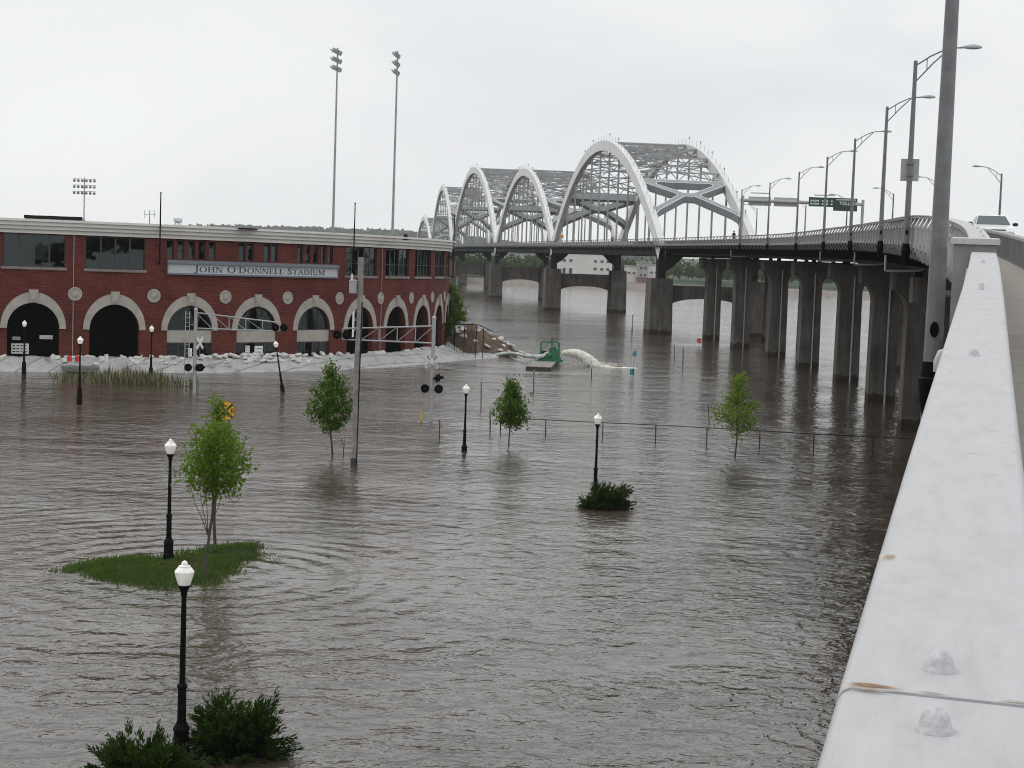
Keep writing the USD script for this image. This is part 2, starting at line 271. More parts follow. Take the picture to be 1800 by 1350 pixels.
M['reed_tan'] = plain('dry_reed', (0.19, 0.155, 0.10), 0.9, var=0.4, scale=0.6)


def leafmat(name, dark, light, trans):
    return mat(name, {
        'g': ('geometry', {}), 'n': ('noise_texture', {'scale': 2.2, 'detail': 3.0}),
        'm': ('math', {'math_type': 'multiply_add', 'value2': 0.5}), 'hf': ('math', {'math_type': 'multiply', 'value2': 0.5}),
        'r': ('rgb_ramp', {'ramp': [(0.2, dark), (0.8, light)]}),
        'p': ('principled_bsdf', {'roughness': 0.55, 'specular_ior_level': 0.12}), 't': ('translucent_bsdf', {'color': trans}), 'mix': ('mix_closure', {'fac': 0.3})},
        [('g.position', 'n.vector'), ('g.random_per_island', 'm.value1'), ('n.fac', 'hf.value1'), ('hf.value', 'm.value3'), ('m.value', 'r.fac'), ('r.color', 'p.base_color'),
         ('p.BSDF', 'mix.closure1'), ('t.BSDF', 'mix.closure2')], surface='mix.closure')


M['leaf_tree'] = leafmat('maple_leaf', (0.045, 0.090, 0.008), (0.175, 0.265, 0.028), (0.21, 0.33, 0.02))
M['leaf_dark'] = leafmat('dark_leaf', (0.030, 0.070, 0.008), (0.130, 0.210, 0.025), (0.15, 0.25, 0.02))
M['leaf_yellow'] = leafmat('spring_leaf', (0.065, 0.115, 0.012), (0.21, 0.29, 0.035), (0.26, 0.36, 0.03))
M['leaf_juniper'] = leafmat('juniper_needles', (0.006, 0.018, 0.004), (0.105, 0.165, 0.030), (0.04, 0.075, 0.008))
M['grass'] = mat('grass_blade', {
    'g': ('geometry', {}), 'n': ('noise_texture', {'scale': 1.1, 'detail': 5.0, 'roughness': 0.65}), 'm': ('math', {'math_type': 'multiply_add', 'value2': 0.55}), 'hf': ('math', {'math_type': 'multiply', 'value2': 0.5}),
    'r': ('rgb_ramp', {'ramp': [(0.15, (0.028, 0.062, 0.011)), (0.5, (0.105, 0.180, 0.030)), (0.82, (0.22, 0.29, 0.075))]}),
    'nb': ('noise_texture', {'scale': 0.75, 'detail': 4.0}), 'rb': ('rgb_ramp', {'ramp': [(0.52, (0, 0, 0)), (0.68, (0.7, 0.7, 0.7))]}), 'bw': ('rgb_to_bw', {}), 'mx': ('mix_color', {'b': (0.13, 0.105, 0.05)}),
    'p': ('principled_bsdf', {'roughness': 0.6, 'specular_ior_level': 0.1}), 't': ('translucent_bsdf', {'color': (0.09, 0.14, 0.03)}), 'mix': ('mix_closure', {'fac': 0.25})},
    [('g.position', 'n.vector'), ('g.random_per_island', 'm.value1'), ('n.fac', 'hf.value1'), ('hf.value', 'm.value3'), ('m.value', 'r.fac'), ('g.position', 'nb.vector'), ('nb.fac', 'rb.fac'), ('rb.color', 'bw.color'), ('bw.val', 'mx.fac'),
     ('r.color', 'mx.a'), ('mx.result', 'p.base_color'), ('p.BSDF', 'mix.closure1'), ('t.BSDF', 'mix.closure2')], surface='mix.closure')
M['reed_green'] = leafmat('reed_leaf', (0.045, 0.06, 0.022), (0.13, 0.12, 0.06), (0.08, 0.10, 0.03))
M['far_leaf'] = leafmat('far_foliage', (0.030, 0.052, 0.022), (0.070, 0.105, 0.040), (0.05, 0.08, 0.02))

# ------------------------------------------------------------------ helpers
used = {}


def numbered(parent, name):
    k = (parent, name)
    n = used.get(k, 0)
    used[k] = n + 1
    return name if n == 0 else f'{name}_{n:03d}'


def path_of(p):
    return '/World' if p is None else str(p.GetPath())


def obj(name, mesh, m, parent=None, smooth=False, label=None, uv=None, kind=None):
    if isinstance(mesh, MB):
        mesh = mesh.mesh()
    if isinstance(mesh, tuple):
        vv_, ff_ = np.asarray(mesh[0], float), np.asarray(mesh[1], int)
        if uv is None:
            u_, inv_ = np.unique(ff_, return_inverse=True)
            mesh = (vv_[u_], inv_.reshape(ff_.shape))
    elif isinstance(mesh, trimesh.Trimesh) and uv is None:
        mesh.remove_unreferenced_vertices()
    pp = path_of(parent)
    o = usdkit.mesh(stage, f'{pp}/{numbered(pp, name)}', mesh, M[m] if isinstance(m, str) else m, smooth=smooth, uv=uv).GetPrim()
    if label:
        o.SetCustomDataByKey('label', label)
    if kind:
        o.SetCustomDataByKey('kind', kind)
    return o


def tag(o, label=None, cat=None, group=None, kind=None):
    for k, v in (('label', label), ('category', cat), ('group', group), ('kind', kind)):
        if v:
            o.SetCustomDataByKey(k, v)
    return o


def thing(name, label, cat, loc=(0, 0, 0), rz=0.0, group=None, tilt=None, scale=None):
    x = UsdGeom.Xform.Define(stage, '/World/' + numbered('/World', name))
    x.AddTranslateOp().Set(Gf.Vec3d(*map(float, loc)))
    x.AddRotateXYZOp().Set(Gf.Vec3f(*(tilt or (0, 0)), math.degrees(rz)))
    if scale:
        x.AddScaleOp().Set(Gf.Vec3f(scale, scale, scale))
    return tag(x.GetPrim(), label, cat, group)


def dup(src, name, label, loc, rz=0.0, group=None, tilt=None, scale=None):
    o = thing(name, label, src.GetCustomDataByKey('category'), loc, rz, group or src.GetCustomDataByKey('group'), tilt, scale)
    o.GetReferences().AddInternalReference(src.GetPath())
    o.SetInstanceable(True)
    return o


class MB:
    def __init__(s):
        s.v, s.f, s.n = [], [], 0

    def add(s, v, f):
        s.v.append(np.asarray(v, float)); s.f.append(np.asarray(f, int) + s.n); s.n += len(s.v[-1])
        return s

    def tm(s, t):
        return s.add(t.vertices, t.faces)

    def mesh(s):
        return trimesh.Trimesh(np.vstack(s.v), np.vstack(s.f), process=False)

    def box(s, lo, hi):
        t = trimesh.creation.box(bounds=[np.minimum(lo, hi), np.maximum(lo, hi)])
        return s.tm(t)

    def beam(s, a, b, w, h=None, up=(0, 0, 1)):
        a, b = np.asarray(a, float), np.asarray(b, float)
        h = h or w
        d = b - a
        d /= np.linalg.norm(d)
        up = np.asarray(up, float)
        x = np.cross(d, up)
        if np.linalg.norm(x) < 1e-5:
            x = np.cross(d, (1.0, 0.0, 0.0))
        x /= np.linalg.norm(x)
        y = np.cross(x, d)
        c = [(-1, -1), (1, -1), (1, 1), (-1, 1)]
        v = [p + x * (i * w / 2) + y * (j * h / 2) for p in (a, b) for i, j in c]
        f = [(0, 1, 5), (0, 5, 4), (1, 2, 6), (1, 6, 5), (2, 3, 7), (2, 7, 6), (3, 0, 4), (3, 4, 7), (0, 3, 2), (0, 2, 1), (4, 5, 6), (4, 6, 7)]
        return s.add(v, f)

    def rod(s, a, b, r0, r1=None, n=8):
        return s.tube([a, b], [r0, r0 if r1 is None else r1], n)

    def tube(s, pts, r, n=8):
        pts = np.asarray(pts, float)
        r = np.broadcast_to(np.asarray(r, float), len(pts))
        t = np.gradient(pts, axis=0)
        t /= np.linalg.norm(t, axis=1, keepdims=True)
        up = np.array([0, 0, 1.0]) if abs(t[0, 2]) < 0.9 else np.array([1.0, 0, 0])
        a = np.linspace(0, 2 * np.pi, n, endpoint=False)
        rings = []
        x = None
        for p, d, rr in zip(pts, t, r):
            x = np.cross(d, up) if x is None else x - d * (x @ d)
            x /= np.linalg.norm(x)
            y = np.cross(d, x)
            rings.append(p + rr * (np.cos(a)[:, None] * x + np.sin(a)[:, None] * y))
        v = np.vstack(rings + [pts[:1], pts[-1:]])
        f = []
        k = len(pts)
        for i in range(k - 1):
            for j in range(n):
                q = (j + 1) % n
                f += [(i * n + j, i * n + q, (i + 1) * n + q), (i * n + j, (i + 1) * n + q, (i + 1) * n + j)]
        for j in range(n):
            q = (j + 1) % n
            f += [(k * n, q, j), (k * n + 1, (k - 1) * n + j, (k - 1) * n + q)]
        return s.add(v, f)

    def lathe(s, prof, n=16, at=(0, 0, 0)):
        prof = np.asarray(prof, float)
        a = np.linspace(0, 2 * np.pi, n, endpoint=False)
        v = np.array([(r * math.cos(t), r * math.sin(t), z) for r, z in prof for t in a]) + np.asarray(at, float)
        f = []
        for i in range(len(prof) - 1):
            for j in range(n):
                q = (j + 1) % n
                f += [(i * n + j, i * n + q, (i + 1) * n + q), (i * n + j, (i + 1) * n + q, (i + 1) * n + j)]
        return s.add(v, f)

    def prism(s, poly, thick, fn):
        """shapely polygon (u, w) extruded over t in [0, thick]; fn(u, w, t) -> xyz, vectorised"""
        for g in getattr(poly, 'geoms', [poly]):
            if g.is_empty or g.area < 1e-6:
                continue
            t = trimesh.creation.extrude_polygon(g, thick, engine='earcut')
            v = t.vertices
            s.add(fn(v[:, 0], v[:, 1], v[:, 2]), t.faces)
        return s


def frame_fn(o, x, y, z):
    o, x, y, z = (np.asarray(q, float) for q in (o, x, y, z))
    return lambda u, w, t: o + u[:, None] * x + w[:, None] * y + t[:, None] * z


def blades(base, tip, width, side):
    """Thin folded leaves: diamonds from base to tip. All arrays (n, 3); width (n,)."""
    mid = base * 0.5 + tip * 0.5
    s = side / np.maximum(np.linalg.norm(side, axis=1, keepdims=True), 1e-9) * (width / 2)[:, None]
    v = np.stack([base, mid + s, tip, mid - s], 1).reshape(-1, 3)
    i = np.arange(len(base))[:, None] * 4
    f = np.concatenate([i + [0, 1, 2], i + [0, 2, 3]], 1).reshape(-1, 3)
    return v, f


def unit(n):
    v = rng.normal(size=(n, 3))
    return v / np.linalg.norm(v, axis=1, keepdims=True)


def leaves(centres, size, droop=0.25):
    n = len(centres)
    d = unit(n)
    d[:, 2] -= droop
    d /= np.linalg.norm(d, axis=1, keepdims=True)
    L = size * rng.uniform(0.65, 1.3, n)
    return blades(centres - d * L[:, None] / 2, centres + d * L[:, None] / 2, L * 0.75, np.cross(d, unit(n)))


# ------------------------------------------------------------------ the setting: water, bed, far land
def grid(xs, ys, zf):
    X, Y = np.meshgrid(xs, ys)
    Z = zf(X, Y)
    v = np.stack([X, Y, Z], -1).reshape(-1, 3)
    nx, ny = len(xs), len(ys)
    i = (np.arange(ny - 1)[:, None] * nx + np.arange(nx - 1)).ravel()
    f = np.concatenate([np.stack([i, i + 1, i + nx + 1], 1), np.stack([i, i + nx + 1, i + nx], 1)])
    return v, f


XL, XH, YL, YH = -2100.0, 2500.0, -55.0, 5300.0
obj('flood_water', grid(np.linspace(XL, XH, 33), np.linspace(YL, YH, 41), lambda X, Y: X * 0), 'water', kind='structure')
obj('river_bed', grid(np.linspace(XL, XH, 12), np.linspace(YL, YH, 12), lambda X, Y: X * 0 - 3.0), 'bed', kind='structure')


def shore_z(X, Y):            # far bank rising out of the river, then hills
    d = Y - (828 + 0.01 * X + 10 * meshkit.noise(np.stack([X / 90, Y * 0, Y * 0], -1), 3))
    z = np.clip(d / 14, -0.2, 1) * 3.0 - 0.3 + np.clip((d - 60) / 200, 0, 1) * 4 + np.clip((d - 200) / 900, 0, 1) * 9
    n = meshkit.fbm(np.stack([X / 620, Y / 620, X * 0], -1), 4, 5)
    t = np.clip((d - 1500) / 2000, 0, 1)
    z = z + t * t * (3 - 2 * t) * (30 + 40 * n) * np.interp(X, [-1600, -1000, -700, -200, 60, 400], [1.0, 1.05, 1.32, 1.22, 0.72, 0.60])
    return z + np.clip(d / 20, 0, 1) * 0.7 * meshkit.noise(np.stack([X / 7, Y / 7, X * 0], -1), 9)


ys = np.concatenate([np.arange(812, 870, 3.0), np.arange(870, 1100, 14.0), np.arange(1100, 5250, 75.0)])
far_v, far_f = grid(np.arange(-2050, 2451, 30.0), ys, shore_z)
near_rows = far_v[far_f].mean(1)[:, 1] < 862
obj('river_bank', (far_v, far_f[near_rows]), 'bank', kind='structure', smooth=True)
obj('hills', (far_v, far_f[~near_rows]), 'hill', kind='structure', smooth=True)

# woods on the far side, one mass
wv = MB()
n = 2600
wx = rng.uniform(-420, 620, n)
wy = 905 + 260 * rng.random(n) ** 1.6
keep = meshkit.fbm(np.stack([wx / 60, wy / 60, wx * 0], -1), 3, 21) > 0.42
wx, wy = wx[keep], wy[keep]
cs, hh = [], []
for x, y in zip(wx, wy):
    h = rng.uniform(5.5, 11)
    k = 26
    p = unit(k) * np.array([h * .45, h * .45, h * .55]) * rng.random((k, 1)) ** 0.4
    cs.append(p + [x, y, 6.5 + h * .55])
cs = np.vstack(cs)
v, f = leaves(cs, 2.3)
tag(obj('far_woods', (v, f), 'far_leaf'), 'hazy green riverside woods on the far bank seen under the bridge', 'woods', kind='stuff')
hv = []
rx_, ry_ = rng.uniform(-1500, 300, 5200), rng.uniform(3000, 4700, 5200)
rz_ = shore_z(rx_, ry_)
for x, y, z in zip(rx_, ry_, rz_):                                # ridge woods on the left skyline
    hv.append(unit(9) * [13, 13, 7] * rng.random((9, 1)) ** .4 + [x, y, z + 3])
v, f = leaves(np.vstack(hv), 11.0)
tag(obj('ridge_woods', (v, f), 'hill'), 'distant grey green wooded ridge behind the stadium roof', 'woods', kind='stuff')

# ------------------------------------------------------------------ curve of the bridge: outer rail line
CAP0, CAPD = np.array([0.49287, 2.23, 10.4112]), np.array([0.291805, 1.0, 0.0548258])
cx = CubicSpline([-3, 10, 19.3, 33, 60.5, 83, 106.5, 130.5, 156.5, 183, 205, 240, 276, 300],
                 [CAP0[0] + CAPD[0] * (y - 2.23) for y in (-3, 10, 19.3)] + [9.15, 14.9, 19.0, 22.5, 25.2, 27.4, 28.6, 28.5, 26.6, 22.9, 19.85])
cz = PchipInterpolator([-3, 10, 19.3, 33, 60.5, 83, 106.5, 130.5, 156.5, 183, 212, 276, 394, 515, 680, 810, 940, 1100],
                       [CAP0[2] + CAPD[2] * (y - 2.23) for y in (-3, 10, 19.3)] + [12.13, 13.38, 13.97, 14.44, 14.83, 15.14, 15.44, 15.80, 16.3, 17.1, 17.9, 18.7, 18.3, 17.4, 16.0])
TH = 0.1257
HD, RT = np.array([-math.sin(TH), math.cos(TH), 0]), np.array([math.cos(TH), math.sin(TH), 0])
RIB0 = np.array([24.54, 272.43, 0])
Y1 = 276.0


def rail(Y):
    """(points on the outer rail line (top), unit right vectors) at forward distances Y"""
    Y = np.atleast_1d(np.asarray(Y, float))
    near = Y <= Y1
    x = np.where(near, cx(np.minimum(Y, Y1)), cx(Y1) - math.tan(TH) * (Y - Y1))
    dx = np.where(near, cx(np.minimum(Y, Y1), 1), -math.tan(TH))
    p = np.stack([x, Y, cz(Y)], -1)
    r = np.stack([np.ones_like(dx), -dx, 0 * dx], -1)
    return p, r / np.linalg.norm(r, axis=1, keepdims=True)


def sweep(mb, Ys, sec):
    """closed section [(u right, w up)] swept along the rail line"""
    p, r = rail(Ys)
    sec = np.asarray(sec, float)
    k = len(sec)
    v = (p[:, None] + r[:, None] * sec[None, :, :1] + np.array([0, 0, 1.0]) * sec[None, :, 1:]).reshape(-1, 3)
    f = []
    for i in range(len(Ys) - 1):
        for j in range(k):
            q = (j + 1) % k
            f += [(i * k + j, (i + 1) * k + q, i * k + q), (i * k + j, (i + 1) * k + j, (i + 1) * k + q)]
    last = (len(Ys) - 1) * k
    for j in range(1, k - 1):
        f += [(0, j, j + 1), (last, last + j + 1, last + j)]
    return mb.add(v, f)


def rect(u0, u1, w0, w1):
    return [(u0, w0), (u1, w0), (u1, w1), (u0, w1)]


# ------------------------------------------------------------------ the near parapet with its painted cap
def local(Y, u, w):            # a point beside the near parapet's cap: Y ahead, u right of its outer edge, w above it
    p, r = rail(Y)
    return p[0] + r[0] * u + np.array([0, 0, w])


par = thing('bridge_parapet', 'silver painted bridge parapet with broad riveted cap, close on the right', 'parapet')
CW = 0.30


def cap_piece(Ya, Yb, w=0.0):
    Ys = np.linspace(Ya, Yb, max(6, int((Yb - Ya) * 14)))
    prof = [(0.0, -0.075), (0.004, -0.020), (0.011, -0.008), (0.024, 0.0), (CW - 0.02, 0.0), (CW - 0.008, -0.005), (CW, -0.016), (CW, -0.075), (CW - 0.012, -0.078), (0.012, -0.078)]
    mb = MB()
    sweep(mb, Ys, [(u, q + w) for u, q in prof])
    t = mb.mesh()
    v = t.vertices.copy()
    top = v[:, 2]
    v[:, 2] += 0.0028 * (meshkit.fbm(v * [3, 3, 0], 3, 4) - 0.5) * 2      # hand-laid plate, slightly uneven
    return trimesh.Trimesh(v, t.faces, process=False)


obj('cap_plate', cap_piece(-1.5, 2.245), 'parapet_paint', par, smooth=40)
obj('cap_plate', cap_piece(2.249, 11.93, 0.003), 'parapet_paint', par, smooth=40)
obj('cap_plate', cap_piece(11.945, 19.22, 0.002), 'parapet_paint', par, smooth=40)
mb = MB(); sweep(mb, np.linspace(-1.5, 19.2, 40), rect(0.035, CW - 0.035, -1.55, -0.079))
obj('parapet_wall', mb, 'parapet_paint', par)
mb = MB(); sweep(mb, np.linspace(-1.5, 19.2, 40), [(-0.035, -0.20), (0.034, -0.17), (0.034, -0.30), (-0.035, -0.30)])
obj('ledge', mb, 'parapet_paint', par)


def dome_bolt(p, s=1.0):
    prof = [(0.028, -0.004), (0.0262, 0.0012), (0.0235, 0.0035), (0.0215, 0.008), (0.0192, 0.0155), (0.0155, 0.0225), (0.0110, 0.0275), (0.0058, 0.0305), (0.0, 0.0312)]
    mb = MB().lathe([(r * s, z * s) for r, z in prof], 28)
    t = mb.mesh()
    v = t.vertices
    v += (np.stack([meshkit.fbm(v * 60 + p + k * 7, 3, 11) for k in range(3)], 1) - 0.5) * 0.0036 * s
    return trimesh.Trimesh(v + p, t.faces, process=False)


for Y, u in ((2.37, 0.142), (2.115, 0.143), (6.98, 0.146), (11.75, 0.143), (12.15, 0.142), (16.3, 0.142)):
    obj('rivet', dome_bolt(local(Y, u, 0.003 if Y > 2.24 else 0.0)), 'bolt_paint', par, smooth=50)
# rust along the joint and the outer edge


def stain(Y, u, ly, lu, m, w=0.0072, seed=0):
    k = 28
    a = np.linspace(0, 2 * np.pi, k, endpoint=False)
    rr = 0.75 + 0.5 * meshkit.noise(np.stack([np.cos(a) * 2, np.sin(a) * 2, a * 0 + seed], -1), seed)
    pts = [local(Y + math.sin(t) * q * ly, u + math.cos(t) * q * lu, w) for t, q in zip(a, rr)]
    inner = [local(Y + math.sin(t) * q * ly * .45, u + math.cos(t) * q * lu * .45, w) for t, q in zip(a, rr)]
    v = np.vstack([pts, inner, [local(Y, u, w)]])
    f = [(i, (i + 1) % k, k + i) for i in range(k)] + [((i + 1) % k, k + (i + 1) % k, k + i) for i in range(k)] + [(k + i, k + (i + 1) % k, 2 * k) for i in range(k)]
    uv = np.vstack([np.zeros((k, 2)), np.full((k, 2), .8), [[1, 1]]])
    obj('rust_stain', (v, f), m, par, uv=uv)


stain(2.258, 0.052, 0.012, 0.056, 'rust', 0.0048, 3)
stain(2.240, 0.045, 0.008, 0.05, 'rust_pale', 0.0048, 13)
stain(2.255, 0.135, 0.006, 0.03, 'rust_pale', 0.0048, 5)
stain(2.255, 0.25, 0.006, 0.04, 'rust_pale', 0.0048, 6)
stain(3.06, 0.028, 0.035, 0.020, 'rust_pale', 0.0048, 7)

mb = MB()
pe = [local(13.55, -0.02, -0.47), local(13.55, -0.12, -0.46), local(13.55, -0.17, -0.50), local(13.55, -0.18, -0.60)]
obj('drain_elbow', MB().tube([local(10.9, 0.06, -0.40), local(10.9, -0.04, -0.385), local(10.9, -0.085, -0.40), local(10.9, -0.10, -0.45), local(10.9, -0.10, -0.52)], 0.042, 14), 'parapet_paint', par, smooth=True)
# end post where the cap steps up
EP = 19.25
mb = MB()
sweep(mb, [EP, EP + 0.34], rect(-0.20, 0.30, -1.75, 0.09))
obj('end_post', mb, 'rail_grey', par)  # grey paints in the shade of the upright face
mb = MB()
sweep(mb, [EP - 0.05, EP + 0.40], [(-0.235, 0.092), (0.335, 0.092), (0.335, 0.150), (0.32, 0.160), (-0.22, 0.160), (-0.235, 0.150)])
obj('post_cap', mb, 'parapet_paint', par)

# ------------------------------------------------------------------ the outer railing along the curve
RW = 0.0
rl = thing('bridge_railing', 'silver steel railing of close upright bars along the curving bridge walkway', 'railing')
Yr = np.concatenate([np.arange(19.7, 60, 1.0), np.arange(60, 276, 3.0), np.arange(276, 960, 20.0)])
mb = MB(); sweep(mb, Yr, [(-0.02, -0.022), (0.30, -0.022), (0.30, 0.0), (-0.02, 0.0)])
obj('top_rail', mb, 'parapet_paint', rl)
mb = MB(); sweep(mb, Yr, rect(0.01, 0.27, -0.11, -0.024))
obj('shaded_rail_side', mb, 'shade_grey', rl)  # dark strip paints the shade on the top rail's outer face
mb = MB(); sweep(mb, Yr, rect(0.06, 0.14, -0.46, -0.38))
obj('mid_rail', mb, 'parapet_paint', rl)
mb = MB(); sweep(mb, Yr, rect(0.06, 0.14, -1.12, -1.04))
obj('bottom_rail', mb, 'rail_grey', rl)
for Y in (20.3, 20.9, 21.5, 22.2, 23.6, 25.3, 27.4, 29.9, 33.0):
    obj('rivet', dome_bolt(local(Y, 0.10 if Y < 22 else 0.2, 0.0), 1.25), 'parapet_paint', rl, smooth=50)


def rail_post(mb, Y):
    p, r = rail(Y)
    p, r = p[0], r[0]
    z = np.array([0, 0, 1.0])
    mb.beam(p + r * 0.20 - z * 0.07, p + r * 0.04 - z * 0.38, 0.09, 0.10, up=r)
    mb.beam(p + r * 0.04 - z * 0.36, p + r * 0.04 - z * 1.32, 0.10, 0.12, up=r)
    mb.beam(p + r * 0.04 - z * 1.30, p + r * 0.34 - z * 1.72, 0.09, 0.10, up=r)
    return mb


yy = np.linspace(19.9, 960, 20000)
pp, _ = rail(yy)
arc = np.concatenate([[0], np.cumsum(np.linalg.norm(np.diff(pp, axis=0), axis=1))])
AEND = np.interp(955, yy, arc)
for Y in np.interp(np.arange(0.2, AEND, 2.44), arc, yy):
    obj('post', rail_post(MB(), Y), 'parapet_paint' if Y < 60 else 'rail_grey', rl)
mb = MB()
for Y in np.interp(np.arange(0.1, np.interp(290, yy, arc), 0.21), arc, yy):
    p, r = rail(Y); p, r = p[0], r[0]
    mb.beam(p + r * .10 + [0, 0, -1.04], p + r * .10 + [0, 0, -.46], 0.022, 0.022)
obj('balusters', mb, 'rail_grey', rl, kind='stuff')
mb = MB(); sweep(mb, np.arange(290, 955, 12.0), rect(0.09, 0.11, -1.05, -0.46))
obj('far_infill', mb, 'rail_grey', rl)

# inner railing between walkway and road
il = thing('walkway_guard_rail', 'dark grey guard railing with rows of posts between walkway and road', 'railing')
Yi = np.concatenate([np.arange(16, 60, 1.0), np.arange(60, 276, 4.0), np.arange(276, 960, 25.0)])
U0 = 1.62
mb = MB(); sweep(mb, Yi, rect(U0 - 0.05, U0 + 0.16, -0.43, -0.36))
obj('top_rail', mb, 'bridge_grey', il)
mb = MB(); sweep(mb, Yi, rect(U0 + 0.03, U0 + 0.08, -1.0, -0.43))
obj('back_panel', mb, 'dark_steel', il)
for Y in np.arange(16.2, 70, 0.62):
    p, r = rail(Y); p, r = p[0], r[0]
    h = np.array([-r[1], r[0], 0])
    q = p + r * (U0 - 0.03)
    mb = MB().beam(q + [0, 0, -1.02], q + [0, 0, -0.43], 0.035, 0.07, up=r)
    mb.beam(q + r * -0.12 + [0, 0, -1.0], q + r * 0.05 + [0, 0, -1.0], 0.16, 0.05)
    obj('post', mb, 'bridge_grey', il)

# ------------------------------------------------------------------ approach bridge
ab = thing('approach_bridge', 'curving approach bridge on rows of concrete piers standing in the flood', 'bridge')
Ya = np.concatenate([np.arange(-3, 60, 1.5), np.arange(60, 271, 3.0)])
DW = 19.4
mb = MB(); sweep(mb, Ya, rect(0.05, U0 + 0.2, -1.22, -1.0)); obj('walkway', mb, 'walk', ab)
mb = MB(); sweep(mb, Ya, rect(U0 + 0.21, DW, -1.50, -1.15)); obj('road_deck', mb, 'asphalt', ab)
mb = MB(); sweep(mb, Ya[12:], rect(DW + 0.003, DW + 0.3, -1.5, -0.35)); obj('far_parapet', mb, 'bridge_grey', ab)
for u in (2.6, 6.2, 9.8, 13.4, 17.0):
    mb = MB()
    sweep(mb, Ya[6:], rect(u - 0.02, u + 0.02, -2.66, -1.503)); sweep(mb, Ya[6:], rect(u - 0.22, u + 0.22, -2.72, -2.663))
    obj('girder', mb, 'dark_steel', ab)
mb = MB()
for Y in np.interp(np.arange(8, np.interp(270, yy, arc), 2.1), arc, yy):
    p, r = rail(Y); p, r = p[0], r[0]
    h = np.array([-r[1], r[0], 0])
    poly = Polygon([(0.12, -1.225), (2.55, -1.225), (2.55, -2.5), (1.9, -2.2), (0.12, -1.45)])
    mb.prism(poly, 0.05, frame_fn(p, r, (0, 0, 1), h))
obj('deck_brackets', mb, 'dark_steel', ab, kind='stuff')
bents = [(28.3, 114.8), (31.3, 139.3), (33.4, 163.9), (33.6, 186.5), (33.6, 209.5), (32.0, 231.4), (30.7, 254.8)]
bents = [(23.7, 90.5)] + bents
for k, (x, y) in enumerate(bents):
    _, r = rail(y); r = r[0]
    h = np.array([-r[1], r[0], 0])
    ztop = float(cz(y)) - 3.05

    def tee(u):
        head = Polygon([(u - 1.15, ztop), (u + 3.35, ztop), (u + 3.35, ztop - 1.45)] +
                       [(u + 3.35 - 1.15 * math.sin(a), ztop - 1.45 - 1.6 * (1 - math.cos(a))) for a in np.linspace(0.15, math.pi / 2, 7)] +
                       [(u - 1.15 + 1.15 * math.sin(a), ztop - 1.45 - 1.6 * (1 - math.cos(a))) for a in np.linspace(math.pi / 2, 0.15, 7)] + [(u - 1.15, ztop - 1.45)])
        return unary_union([head, Polygon([(u, ztop - 2), (u + 2.2, ztop - 2), (u + 2.3, -3), (u - 0.1, -3)])])
    shape = unary_union([tee(0), tee(9.8), sbox(2.2, ztop - 1.3, 9.8, ztop)]).buffer(0.001)
    pier = obj('pier', MB().prism(shape, 2.2, frame_fn((x, y, 0), r, (0, 0, 1), h)), 'concrete', ab)
    o = np.array([x, y, 0])
    for u in (1.35, 11.15):
        obj('drain_pipe', MB().rod(o + r * u - h * 0.10 + [0, 0, -1], o + r * u - h * 0.10 + [0, 0, ztop - 1.2], 0.085, n=8), 'galv', pier, smooth=50)
    mb = MB()
    off = ((rail(y)[0][0] - o) @ r)
    for u in (2.6, 6.2, 9.8, 13.4, 17.0):
        uu = u + off
        if -1.1 < uu < 13.1:
            c = o + r * uu + h * 0.75
            mb.beam(c + [0, 0, ztop], c + [0, 0, ztop + 0.33], 0.45, 0.45)
    obj('bearings', mb, 'dark_steel', pier)
# white deck drain pipes hung below the walkway
for Y, u0, u1, dz, rr in ((52, 0.3, 2.2, -2.55, 0.11), (88, 0.5, 2.4, -2.75, 0.07), (112, 0.5, 2.4, -2.75, 0.06), (140, 0.5, 2.6, -2.75, 0.06), (214, 0.5, 2.6, -2.8, 0.07)):
    a, b = local(Y, u0, dz), local(Y, u1, dz + 0.12)
    mb = MB().tube([local(Y, u0 - .02, dz + 0.9), local(Y, u0 - .02, dz + 0.12), a + [0, 0, .03], (a + b) / 2, b, local(Y, u1 + .25, dz + .3)], rr, 8)
    obj('scupper_pipe', mb, 'galv', ab, smooth=50)

# ------------------------------------------------------------------ the arch bridge
br = thing('arch_bridge', 'long silver steel bridge of five tied arches crossing the river', 'bridge')
SP = np.array([0, 120, 240, 405, 525, 645]) * 1.03
RISE = [20.9, 21.2, 28.8, 28.2, 17.5]
RG = 16.4


def deckz(s):                 # rail height along the rib line
    return float(cz(RIB0[1] + s * math.cos(TH)))


def B(s, v, z):
    return RIB0 + HD * s + RT * v + np.array([0, 0, z])


